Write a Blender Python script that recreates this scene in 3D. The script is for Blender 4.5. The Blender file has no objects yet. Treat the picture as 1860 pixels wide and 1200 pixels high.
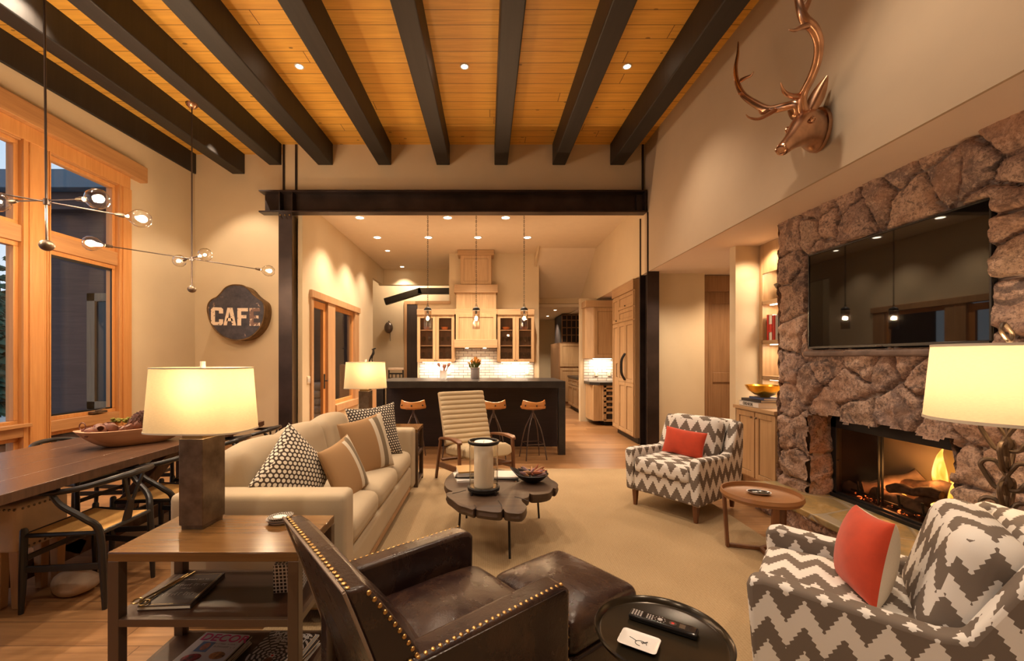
import bpy, math, random
import numpy as np
from mathutils import Matrix, Vector

R = math.radians
SC = bpy.context.scene
COL = SC.collection

# ------------------------------------------------------------------ camera, world, exposure
CX, CY, F, EYE = 885.0, 650.0, 780.0, 1.4
cam_d = bpy.data.cameras.new('camera')
cam = bpy.data.objects.new('camera', cam_d)
COL.objects.link(cam)
cam.location = (0, 0, EYE)
cam.rotation_euler = (R(90), 0, 0)
cam_d.sensor_width = 36.0
cam_d.sensor_fit = 'HORIZONTAL'
cam_d.lens = 36.0 * F / 1860.0
cam_d.shift_x = (930.0 - CX) / 1860.0
cam_d.shift_y = (CY - 600.0) / 1860.0
cam_d.clip_start = 0.05
cam_d.clip_end = 400
SC.camera = cam
SC.view_settings.view_transform = 'Standard'
SC.view_settings.look = 'None'
SC.view_settings.gamma = 1.0
SC.view_settings.use_curve_mapping = False
SC.view_settings.exposure = 1.42
SC.cycles.max_bounces = 7
SC.cycles.diffuse_bounces = 4
SC.cycles.glossy_bounces = 3
SC.cycles.transmission_bounces = 6
SC.cycles.transparent_max_bounces = 12
SC.cycles.use_denoising = True
SC.cycles.sample_clamp_indirect = 4.0
SC.cycles.caustics_reflective = False
SC.cycles.caustics_refractive = False

world = bpy.data.worlds.new('dusk_sky')
SC.world = world
world.use_nodes = True
_n = world.node_tree.nodes
_bg = _n['Background']
_tc = _n.new('ShaderNodeTexCoord')
_sep = _n.new('ShaderNodeSeparateXYZ')
_cr = _n.new('ShaderNodeValToRGB')
world.node_tree.links.new(_tc.outputs['Generated'], _sep.inputs[0])
world.node_tree.links.new(_sep.outputs['Z'], _cr.inputs[0])
world.node_tree.links.new(_cr.outputs[0], _bg.inputs[0])
_cr.color_ramp.elements[0].position = 0.0
_cr.color_ramp.elements[0].color = (0.80, 0.88, 0.95, 1)
_cr.color_ramp.elements[1].position = 0.6
_cr.color_ramp.elements[1].color = (0.38, 0.60, 0.86, 1)
_bg.inputs[1].default_value = 0.42

WARM = (1.0, 0.70, 0.44)
WARM2 = (1.0, 0.78, 0.56)

def lamp(kind, loc, power, color=WARM, size=0.05, rot=None, parent=None, spot=None, blend=0.5, name='light'):
    d = bpy.data.lights.new(name, kind)
    d.energy = power
    d.color = color
    if kind == 'SPOT':
        d.spot_size = R(spot or 90)
        d.spot_blend = blend
        d.shadow_soft_size = size
    elif kind == 'AREA':
        d.shape = 'RECTANGLE'
        d.size, d.size_y = size
    else:
        d.shadow_soft_size = size
    o = bpy.data.objects.new(name, d)
    COL.objects.link(o)
    o.location = loc
    if rot:
        o.rotation_euler = rot
    if parent:
        o.parent = parent
    return o

def at(px, py, d):
    return Vector(((px - CX) * d / F, d, EYE - (py - CY) * d / F))

# ------------------------------------------------------------------ node expression helper
class S:
    def __init__(s, nt, sock): s.nt, s.k = nt, sock
    def _m(s, op, *a):
        n = s.nt.nodes.new('ShaderNodeMath'); n.operation = op
        for i, x in enumerate((s,) + a):
            if isinstance(x, S): s.nt.links.new(x.k, n.inputs[i])
            else: n.inputs[i].default_value = x
        return S(s.nt, n.outputs[0])
    def __add__(s, o): return s._m('ADD', o)
    def __sub__(s, o): return s._m('SUBTRACT', o)
    def __mul__(s, o): return s._m('MULTIPLY', o)
    def __truediv__(s, o): return s._m('DIVIDE', o)
    __radd__ = __add__; __rmul__ = __mul__
    def frac(s): return s._m('FRACT')
    def floor(s): return s._m('FLOOR')
    def abs(s): return s._m('ABSOLUTE')
    def sqrt(s): return s._m('SQRT')
    def sin(s): return s._m('SINE')
    def pow(s, p): return s._m('POWER', p)
    def lt(s, o): return s._m('LESS_THAN', o)
    def gt(s, o): return s._m('GREATER_THAN', o)
    def min(s, o): return s._m('MINIMUM', o)
    def max(s, o): return s._m('MAXIMUM', o)
    def ramp(s, a, b):
        n = s.nt.nodes.new('ShaderNodeMapRange'); n.clamp = True
        s.nt.links.new(s.k, n.inputs[0]); n.inputs[1].default_value = a; n.inputs[2].default_value = b
        return S(s.nt, n.outputs[0])

class Mat:
    def __init__(s, name, color=(.5, .5, .5), rough=.6, metal=0.0, **kw):
        s.m = bpy.data.materials.new(name); s.m.use_nodes = True
        s.nt = s.m.node_tree; s.b = s.nt.nodes['Principled BSDF']
        s.set('Base Color', tuple(color) + (1,)); s.set('Roughness', rough); s.set('Metallic', metal)
        for k, v in kw.items(): s.set(k.replace('_', ' '), v)
    def set(s, k, v):
        i = s.b.inputs[k]
        if isinstance(v, S): s.nt.links.new(v.k, i)
        else: i.default_value = v
        return s
    def uv(s):
        n = s.nt.nodes.new('ShaderNodeUVMap'); p = s.nt.nodes.new('ShaderNodeSeparateXYZ')
        s.nt.links.new(n.outputs[0], p.inputs[0])
        return S(s.nt, p.outputs[0]), S(s.nt, p.outputs[1])
    def obj(s):
        n = s.nt.nodes.new('ShaderNodeTexCoord'); p = s.nt.nodes.new('ShaderNodeSeparateXYZ')
        s.nt.links.new(n.outputs['Object'], p.inputs[0])
        return tuple(S(s.nt, p.outputs[i]) for i in range(3))
    def vec(s, x, y, z=0.0):
        n = s.nt.nodes.new('ShaderNodeCombineXYZ')
        for i, a in enumerate((x, y, z)):
            if isinstance(a, S): s.nt.links.new(a.k, n.inputs[i])
            else: n.inputs[i].default_value = a
        return S(s.nt, n.outputs[0])
    def noise(s, vec, scale=5, detail=3, rough=.55, dist=0):
        n = s.nt.nodes.new('ShaderNodeTexNoise')
        if vec is not None: s.nt.links.new(vec.k, n.inputs['Vector'])
        else:
            t = s.nt.nodes.new('ShaderNodeTexCoord'); s.nt.links.new(t.outputs['Object'], n.inputs['Vector'])
        n.inputs['Scale'].default_value = scale; n.inputs['Detail'].default_value = detail
        n.inputs['Roughness'].default_value = rough; n.inputs['Distortion'].default_value = dist
        return S(s.nt, n.outputs[0])
    def voro(s, vec, scale=5, rand=1.0, feature='F1', out='Distance'):
        n = s.nt.nodes.new('ShaderNodeTexVoronoi'); n.feature = feature
        if vec is not None: s.nt.links.new(vec.k, n.inputs['Vector'])
        n.inputs['Scale'].default_value = scale; n.inputs['Randomness'].default_value = rand
        return S(s.nt, n.outputs[out])
    def mix(s, f, a, b, mode='MIX'):
        n = s.nt.nodes.new('ShaderNodeMix'); n.data_type = 'RGBA'; n.blend_type = mode
        for i, x in ((0, f), (6, a), (7, b)):
            if isinstance(x, S): s.nt.links.new(x.k, n.inputs[i])
            elif i == 0: n.inputs[i].default_value = x
            else: n.inputs[i].default_value = tuple(x) + (1,) if len(x) == 3 else x
        return S(s.nt, n.outputs[2])
    def ramp(s, f, stops):
        n = s.nt.nodes.new('ShaderNodeValToRGB'); s.nt.links.new(f.k, n.inputs[0])
        e = n.color_ramp.elements
        while len(e) < len(stops): e.new(0.5)
        for q, (p, c) in zip(e, stops): q.position = p; q.color = tuple(c) + (1,)
        return S(s.nt, n.outputs[0])
    def bump(s, h, strength=.3, dist=.01):
        n = s.nt.nodes.new('ShaderNodeBump'); n.inputs['Strength'].default_value = strength
        n.inputs['Distance'].default_value = dist
        s.nt.links.new(h.k, n.inputs['Height']); s.nt.links.new(n.outputs[0], s.b.inputs['Normal'])
        return s
    def random(s):
        n = s.nt.nodes.new('ShaderNodeObjectInfo'); return S(s.nt, n.outputs['Random'])

def plain(name, color, rough=.6, metal=0.0, var=0.0, vs=6, bump=0.0, bs=80, **kw):
    m = Mat(name, color, rough, metal, **kw)
    if var:
        n = m.noise(None, vs, 4)
        m.set('Base Color', m.mix(n.ramp(.3, .7), tuple(c * (1 - var) for c in color), tuple(min(1, c * (1 + var)) for c in color)))
    if bump:
        m.bump(m.noise(None, bs, 3), bump, .004)
    return m.m

def wood(name, c1, c2, axis='u', rough=.45, scale=1.0, bump=.08):
    m = Mat(name, c1, rough)
    u, v = m.uv()
    if axis == 'v': u, v = v, u
    r = m.random() * 7.0
    vec = m.vec(u * 1.2 * scale + r, v * 22.0 * scale, r)
    n = m.noise(vec, 1.6, 5, .6, .35)
    big = m.noise(m.vec(u * .6 + r, v * 5.0, r), 1.2, 2)
    f = n * .7 + big * .4
    m.set('Base Color', m.mix(f.ramp(.38, .72), c1, c2))
    m.bump(n, bump, .003)
    return m.m

def planks(name, pw, pl, cols, gap, axis='u', rough=.4, knots=0.0, gapw=.003, bump=.15):
    m = Mat(name, cols[0], rough)
    u, v = m.uv()
    if axis == 'v': u, v = v, u
    row = (v / pw).floor()
    off = (row * 12.9898).sin() * 43758.5
    uu = u / pl + off.frac()
    cell = uu.floor()
    rnd = ((row * 78.233 + cell * 37.719).sin() * 4375.85).frac()
    fv = (v / pw).frac(); fu = uu.frac()
    g = fv.min(fv * -1.0 + 1.0) * pw
    g2 = fu.min(fu * -1.0 + 1.0) * pl
    gap_f = g.min(g2).lt(gapw)
    vec = m.vec(u * 1.0 + rnd * 9.0, v * 20.0, rnd * 5.0)
    n = m.noise(vec, 1.7, 5, .6, .5)
    c = m.mix(rnd, cols[0], cols[1])
    c = m.mix((n.ramp(.35, .75)) * .75, c, cols[2])
    if knots:
        kv = m.voro(m.vec(u * 2.2, v * 2.2 / .55, rnd * 3.0), 1.35, 1.0)
        kf = kv.ramp(.055, .03) if False else (kv.lt(knots))
        c = m.mix(kf * .75, c, tuple(x * .22 for x in cols[2]))
    c = m.mix(gap_f, c, gap)
    m.set('Base Color', c)
    m.bump(n * .4 + (gap_f * -1.0), bump, .004)
    return m.m

def zigzag_mat():
    m = Mat('zigzag_fabric', (.8, .8, .8), .9)
    u, v = m.uv()
    s = .020; p = .112; A = .098; P = .185
    st = ((v / s).frac() - .5).abs() * 2.0 - .5
    tri = ((u / p).frac() - .5).abs() * 2.0
    f = v + tri * A + st * .015
    band = (f / P).frac().lt(.5)
    w = m.noise(m.vec(u * 900.0, v * 900.0), 1, 1)
    wh = m.mix(w, (.68, .64, .60), (.78, .74, .69))
    gr = m.mix(w, (.135, .105, .085), (.19, .15, .12))
    m.set('Base Color', m.mix(band, wh, gr))
    m.bump(w, .15, .002)
    return m.m

def dots_mat(name, cell, r0, light, dark):
    m = Mat(name, light, .9)
    u, v = m.uv()
    a = u / cell; b = v / (cell * 1.732)
    def d(x, y):
        X = x.frac() - .5; Y = (y.frac() - .5) * 1.732
        return (X * X + Y * Y).sqrt()
    dist = d(a, b).min(d(a + .5, b + .5))
    m.set('Base Color', m.mix(dist.lt(r0), dark, light))
    return m.m

def stripe_mat(name, base, bands):
    """bands: (u0, u1, colour) along u in metres"""
    m = Mat(name, base, .9)
    u, v = m.uv()
    w = m.noise(m.vec(u * 500.0, v * 500.0), 1, 1)
    c = m.mix(w, tuple(x * .85 for x in base), tuple(x * 1.1 for x in base))
    for a, b, col in bands:
        c = m.mix(u.gt(a) * u.lt(b), c, col)
    m.set('Base Color', c)
    m.bump(w, .2, .002)
    return m.m

def linen(name, c, k=.12, sc=700, rough=.92, bump=.15):
    m = Mat(name, c, rough)
    u, v = m.uv()
    n = m.noise(m.vec(u * sc * .25, v * sc), 1, 2) * .5 + m.noise(m.vec(u * sc, v * sc * .25), 1, 2) * .5
    big = m.noise(m.vec(u * 3.0, v * 3.0), 1, 2)
    m.set('Base Color', m.mix((n * .6 + big * .5).ramp(.35, .75), tuple(x * (1 - k) for x in c), tuple(min(1, x * (1 + k)) for x in c)))
    m.bump(n, bump, .002)
    return m.m

def rug_mat():
    m = Mat('woven_sisal', (.37, .26, .14), .95)
    u, v = m.uv()
    rib = (u * 420.0).sin() * .5 + (v * 260.0 + (u * 420.0).floor() * 1.3).sin() * .5
    n = m.noise(m.vec(u * 60.0, v * 260.0), 1, 3); big = m.noise(m.vec(u * 2.0, v * 2.0), 1, 2)
    f = n * .8 + big * .35 + rib * .10
    m.set('Base Color', m.mix(f.ramp(.35, .85), (.27, .18, .090), (.46, .33, .185)))
    m.bump(f, .6, .006)
    return m.m

def brick_mat(name, w, h, tile, tile2, grout, rough=.25, gw=.004):
    m = Mat(name, tile, rough)
    u, v = m.uv()
    row = (v / h).floor()
    uu = u / w + row * .5
    rnd = ((row * 78.233 + uu.floor() * 37.719).sin() * 4375.85).frac()
    fv = (v / h).frac(); fu = uu.frac()
    g = (fv.min(fv * -1.0 + 1.0) * h).min(fu.min(fu * -1.0 + 1.0) * w)
    gf = g.lt(gw)
    m.set('Base Color', m.mix(gf, m.mix(rnd, tile, tile2), grout))
    m.set('Roughness', gf * .6 + rough)
    m.bump(g.ramp(0, gw * 2.5), .5, .004)
    return m.m

def glass_mat(name, tint=(1, 1, 1), refl=1.0, rough=0.0, ior=1.45):
    m = bpy.data.materials.new(name); m.use_nodes = True
    nt = m.node_tree; nt.nodes.clear()
    o = nt.nodes.new('ShaderNodeOutputMaterial'); mx = nt.nodes.new('ShaderNodeMixShader')
    t = nt.nodes.new('ShaderNodeBsdfTransparent'); g = nt.nodes.new('ShaderNodeBsdfGlossy')
    lw = nt.nodes.new('ShaderNodeLayerWeight'); lw.inputs[0].default_value = .5
    fr = nt.nodes.new('ShaderNodeMath'); fr.operation = 'POWER'; fr.inputs[1].default_value = 4.0
    fa = nt.nodes.new('ShaderNodeMath'); fa.operation = 'MULTIPLY_ADD'; fa.inputs[1].default_value = .7; fa.inputs[2].default_value = .035
    nt.links.new(lw.outputs['Facing'], fr.inputs[0]); nt.links.new(fr.outputs[0], fa.inputs[0]); fr = fa
    t.inputs[0].default_value = tuple(tint) + (1,); g.inputs['Roughness'].default_value = rough
    ml = nt.nodes.new('ShaderNodeMath'); ml.operation = 'MULTIPLY'; ml.inputs[1].default_value = refl
    nt.links.new(fr.outputs[0], ml.inputs[0]); nt.links.new(ml.outputs[0], mx.inputs[0])
    nt.links.new(t.outputs[0], mx.inputs[1]); nt.links.new(g.outputs[0], mx.inputs[2])
    nt.links.new(mx.outputs[0], o.inputs[0])
    return m

def emit_mat(name, c, s):
    m = bpy.data.materials.new(name); m.use_nodes = True
    nt = m.node_tree; nt.nodes.clear()
    o = nt.nodes.new('ShaderNodeOutputMaterial'); e = nt.nodes.new('ShaderNodeEmission')
    e.inputs[0].default_value = tuple(c) + (1,); e.inputs[1].default_value = s
    nt.links.new(e.outputs[0], o.inputs[0])
    return m

def shade_mat(name, c):
    m = bpy.data.materials.new(name); m.use_nodes = True
    nt = m.node_tree; nt.nodes.clear()
    o = nt.nodes.new('ShaderNodeOutputMaterial'); mx = nt.nodes.new('ShaderNodeMixShader')
    d = nt.nodes.new('ShaderNodeBsdfDiffuse'); t = nt.nodes.new('ShaderNodeBsdfTranslucent')
    tc = nt.nodes.new('ShaderNodeUVMap'); mp = nt.nodes.new('ShaderNodeMapping'); mp.inputs['Scale'].default_value = (60, 500, 1)
    n = nt.nodes.new('ShaderNodeTexNoise'); cr = nt.nodes.new('ShaderNodeValToRGB')
    nt.links.new(tc.outputs[0], mp.inputs[0]); nt.links.new(mp.outputs[0], n.inputs['Vector']); n.inputs['Scale'].default_value = 1
    cr.color_ramp.elements[0].position = .3; cr.color_ramp.elements[0].color = tuple(x * .88 for x in c) + (1,)
    cr.color_ramp.elements[1].position = .7; cr.color_ramp.elements[1].color = tuple(c) + (1,)
    nt.links.new(n.outputs[0], cr.inputs[0])
    nt.links.new(cr.outputs[0], d.inputs[0]); nt.links.new(cr.outputs[0], t.inputs[0])
    mx.inputs[0].default_value = .42
    nt.links.new(d.outputs[0], mx.inputs[1]); nt.links.new(t.outputs[0], mx.inputs[2]); nt.links.new(mx.outputs[0], o.inputs[0])
    return m

M = {}
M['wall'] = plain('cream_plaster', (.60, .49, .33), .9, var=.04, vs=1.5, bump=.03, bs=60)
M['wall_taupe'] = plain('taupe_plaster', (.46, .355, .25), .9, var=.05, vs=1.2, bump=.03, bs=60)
M['soffit'] = plain('soft_white_plaster', (.72, .60, .52), .9, var=.03, vs=1.2)
M['kceil'] = plain('kitchen_ceiling_plaster', (.66, .57, .45), .9, var=.02)
M['floor'] = planks('oak_floor', .19, 2.1, ((.24, .115, .044), (.44, .235, .100), (.17, .078, .032)), (.12, .06, .03), 'u', .36, 0, .0022)
M['ceil'] = planks('pine_ceiling', .187, 3.4, ((.80, .43, .070), (.90, .53, .10), (.60, .29, .045)), (.14, .06, .015), 'u', .5, .075, .0035)
M['beam'] = wood('black_stained_timber', (.008, .007, .006), (.019, .015, .013), 'v', .55, .7, .15)
M['steel'] = plain('blackened_steel', (.040, .027, .024), .42, .55, var=.45, vs=2.5)
M['fir'] = wood('fir_window_wood', (.50, .215, .062), (.62, .30, .10), 'v', .42)
M['fir_h'] = wood('fir_header_wood', (.36, .17, .065), (.50, .26, .10), 'u', .5)
M['trimwood'] = wood('oak_trim_wood', (.36, .20, .095), (.50, .30, .15), 'v', .45)
M['cab'] = wood('light_oak_cabinet', (.38, .235, .115), (.52, .345, .185), 'v', .42)
M['cab_h'] = wood('light_oak_rail', (.35, .215, .11), (.48, .31, .165), 'u', .42)
M['groove'] = plain('cabinet_groove', (.16, .09, .045), .7)
M['black_counter'] = plain('black_stone', (.022, .019, .018), .28, var=.3, vs=9)
M['island'] = wood('dark_island_panel', (.012, .007, .009), (.026, .015, .017), 'u', .42)
M['tile'] = brick_mat('white_subway_tile', .203, .0635, (.80, .76, .70), (.64, .58, .52), (.07, .05, .045))
M['glass'] = glass_mat('window_glass', (.98, .985, .985), 1.0)
M['glass_dark'] = glass_mat('cabinet_glass', (.92, .88, .86), 1.3)
M['glass_smoke'] = glass_mat('smoked_glass', (.86, .82, .76), 2.0)
M['glass_clear'] = glass_mat('clear_glass', (.93, .93, .90), 2.0)
M['glass_bulb'] = glass_mat('bulb_glass', (.985, .975, .96), 3.0)
M['glass_amber'] = glass_mat('amber_hurricane_glass', (.995, .985, .95), 1.4)
M['filament'] = emit_mat('lit_filament', (1.0, .66, .28), 60)
M['disc'] = emit_mat('lit_downlight', (1.0, .80, .55), 14)
M['undercab'] = emit_mat('lit_strip', (1.0, .80, .55), 5)
M['flame'] = None
M['sofa'] = linen('sand_linen', (.46, .37, .255), .08)
M['table_walnut'] = wood('bronze_table_wood', (.11, .052, .017), (.19, .095, .031), 'u', .2)
M['table_leg'] = plain('bronze_painted_frame', (.085, .050, .030), .35, .2)
M['shelf_dark'] = wood('dark_shelf_wood', (.030, .011, .006), (.055, .022, .010), 'u', .3)
M['shade'] = shade_mat('linen_shade', (.74, .645, .47))
M['shadetrim'] = plain('shade_trim', (.62, .55, .44), .85)
M['bronze'] = plain('aged_bronze', (.17, .13, .095), .38, .85, var=.35, vs=14)
M['brass'] = plain('aged_brass', (.45, .32, .14), .3, 1.0)
M['dining'] = wood('dark_walnut_tabletop', (.075, .038, .022), (.13, .065, .036), 'v', .26)
M['blackwood'] = plain('black_lacquer_wood', (.016, .014, .014), .33)
M['cord'] = linen('paper_cord', (.56, .30, .085), .25, 250, .8, .5)
M['rug'] = rug_mat()
M['leather'] = None
M['nail'] = plain('brass_nailhead', (.55, .34, .13), .3, 1.0)
M['zig'] = zigzag_mat()
M['orange'] = plain('orange_velvet', (.50, .042, .008), .8, var=.12, vs=14, Sheen_Weight=.2)
M['offwhite'] = linen('natural_linen', (.66, .58, .46))
M['dots'] = dots_mat('dotted_fabric', .030, .36, (.72, .66, .55), (.055, .035, .022))
M['dots_s'] = dots_mat('small_dotted_fabric', .027, .30, (.72, .66, .55), (.05, .033, .024))
M['tan'] = stripe_mat('tan_striped_linen', (.36, .21, .095), ((.05, .095, (.62, .54, .42)), (.095, .15, (.20, .155, .10)), (.15, .5, (.58, .50, .38))))
M['walnut'] = wood('walnut_arm_wood', (.12, .045, .018), (.20, .08, .032), 'v', .35)
M['walnut_h'] = wood('walnut_tray_wood', (.22, .095, .035), (.32, .15, .06), 'u', .3)
M['slab'] = wood('dark_slab_wood', (.034, .018, .011), (.080, .045, .026), 'u', .5, .5, .5)
M['iron'] = plain('black_iron', (.020, .018, .018), .45, .5, var=.2)
M['wax'] = plain('ivory_wax', (.93, .86, .78), .5)
M['chan'] = linen('channelled_beige_fabric', (.55, .43, .27), .06)
M['seatwood'] = wood('stool_seat_wood', (.45, .17, .045), (.62, .29, .085), 'u', .28)
M['gun'] = plain('gunmetal', (.16, .13, .12), .3, .9)
M['copper'] = plain('copper_patina_metal', (.56, .33, .21), .27, 1.0, var=.25, vs=12)
M['blackgloss'] = plain('black_gloss', (.010, .010, .011), .12)
M['tray'] = plain('black_bronze_tray', (.030, .022, .013), .22, .5)
M['screen'] = plain('tv_screen', (.006, .005, .005), .02)
M['tvframe'] = plain('tv_frame', (.012, .012, .013), .25)
M['white'] = plain('white_ceramic', (.66, .63, .61), .3)
M['greyish'] = plain('grey_stoneware', (.42, .38, .37), .45)
M['paper'] = plain('paper_pages', (.74, .68, .58), .9)
M['red'] = plain('red_cover', (.55, .03, .02), .5)
M['blackcover'] = plain('black_cover', (.03, .025, .025), .5)
M['bluecover'] = plain('blue_cover', (.06, .10, .25), .5)
M['whitecover'] = plain('white_cover', (.72, .68, .64), .5)
M['gold'] = plain('gilt_bowl', (.75, .42, .04), .22, .9)
M['doorwood'] = wood('brown_door_wood', (.20, .105, .048), (.30, .165, .08), 'v', .45)
M['darkdoor'] = wood('dark_brown_door_wood', (.022, .014, .012), (.045, .028, .022), 'v', .5)
M['wine'] = plain('dark_rack_interior', (.02, .012, .010), .6)
M['bowlwood'] = wood('pale_dough_bowl_wood', (.42, .22, .12), (.60, .36, .22), 'u', .6, .8, .3)
M['cone'] = plain('pine_cone', (.13, .05, .03), .6, var=.4, vs=30)
M['seed'] = plain('seed_pod', (.20, .075, .045), .45, var=.3, vs=20)
M['moss'] = plain('green_moss', (.22, .20, .03), .9, var=.4, vs=30)
M['leaf'] = plain('dried_leaf_green', (.10, .12, .02), .7, var=.4, vs=20)
M['proteas'] = plain('dried_flower_orange', (.45, .20, .03), .7, var=.4, vs=30)
M['siding'] = wood('brown_exterior_siding', (.075, .034, .027), (.12, .058, .045), 'u', .7)
M['fascia'] = plain('slate_blue_fascia', (.10, .14, .19), .5)
M['pine'] = plain('pine_needles', (.045, .085, .045), .9, var=.5, vs=1.2)
M['bark'] = plain('tree_bark', (.10, .07, .05), .9)
M['snow'] = plain('snowy_ground', (.50, .55, .55), .9, var=.4, vs=.5)
M['plate'] = plain('ivory_switch_plate', (.70, .60, .45), .4)
M['rock'] = plain('pale_weathered_rock', (.42, .33, .26), .85, var=.3, vs=8, bump=.4, bs=14)
M['hide'] = plain('cream_hide_cover', (.58, .45, .33), .85, var=.1)

def leather():
    m = Mat('worn_brown_leather', (.05, .02, .01), .3)
    n1 = m.noise(None, 4.5, 5, .65, .6); n2 = m.noise(None, 160, 2)
    m.set('Base Color', m.mix(n1.ramp(.45, .75), (.020, .009, .008), (.065, .032, .017)))
    m.set('Roughness', n1 * .28 + .13)
    m.bump(n2 * .3 + m.noise(None, 9, 4, .6, 1.2) * 1.2, .25, .008)
    return m.m
M['leather'] = leather()

def flame():
    m = Mat('gas_flame', (1, .4, .05), 1); nt = m.nt
    x, y, z = m.obj()
    n = m.noise(m.vec(x * 14.0, y * 14.0, z * 4.0), 1, 2)
    e = nt.nodes.new('ShaderNodeEmission'); o = nt.nodes['Material Output']
    c = m.ramp(n, [(.3, (1, .22, .02)), (.5, (1, .42, .06)), (.7, (1, .72, .22))])
    nt.links.new(c.k, e.inputs[0]); e.inputs[1].default_value = .95
    nt.links.new(e.outputs[0], o.inputs[0])
    return m.m
M['flame'] = flame()

def stone():
    m = Mat('fieldstone', (.3, .2, .15), .82)
    a = m.nt.nodes.new('ShaderNodeVertexColor'); a.layer_name = 'tone'
    c = S(m.nt, a.outputs[0])
    n = m.noise(None, 9, 6, .7, .4); f = m.noise(None, 55, 4, .7); p = m.noise(None, 3.2, 3)
    c = m.mix(n.ramp(.46, .60) * .8, c, (.55, .38, .29), 'MIX')
    c = m.mix(f.ramp(.48, .60) * .75, c, (.12, .08, .07))
    f2 = m.noise(None, 34, 5, .8); c = m.mix(f2.ramp(.55, .62) * .6, c, (.66, .48, .38))
    q = m.noise(None, 4.3, 6, .75, 1.0); c = m.mix(q.ramp(.54, .60) * .75, c, (.075, .055, .055))
    c = m.mix(p.ramp(.50, .66) * .4, c, (.50, .27, .16))
    c = m.mix(S(m.nt, a.outputs[1]).ramp(.5, .49), c, (.42, .33, .28))
    m.set('Base Color', c)
    m.bump(n * .5 + f * .6, .9, .02)
    return m.m
M['stone'] = stone()

def flag():
    m = Mat('gold_flagstone', (.4, .3, .1), .42)
    u, v = m.uv()
    e = m.voro(m.vec(u * 1.0, v * 1.0), 2.1, 1, 'DISTANCE_TO_EDGE')
    n = m.noise(None, 7, 5, .6, .8); n2 = m.noise(None, 2.3, 2)
    c = m.ramp(n, [(.3, (.18, .15, .08)), (.5, (.38, .24, .08)), (.7, (.46, .34, .19))])
    c = m.mix(n2.ramp(.45, .6) * .5, c, (.20, .19, .12))
    c = m.mix(e.lt(.02), c, (.34, .28, .2))
    m.set('Base Color', c); m.bump(n * .6 + e.ramp(0, .04), .5, .012)
    return m.m
M['flag'] = flag()
# ------------------------------------------------------------------ mesh builder
def TM(x=0, y=0, z=0, rz=0, rx=0, ry=0):
    return Matrix.Translation((x, y, z)) @ Matrix.Rotation(rz, 4, 'Z') @ Matrix.Rotation(ry, 4, 'Y') @ Matrix.Rotation(rx, 4, 'X')

def smooth_path(pts, k=6, closed=False):
    P = [Vector(p) for p in pts]; n = len(P); out = []
    rng = range(n if closed else n - 1)
    for i in rng:
        if closed: a, b, c, d = P[(i - 1) % n], P[i], P[(i + 1) % n], P[(i + 2) % n]
        else: a, b, c, d = P[max(i - 1, 0)], P[i], P[i + 1], P[min(i + 2, n - 1)]
        for j in range(k):
            t = j / k
            out.append(0.5 * ((2 * b) + (c - a) * t + (2 * a - 5 * b + 4 * c - d) * t * t + (3 * b - a - 3 * c + d) * t ** 3))
    if not closed: out.append(P[-1])
    return out

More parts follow.
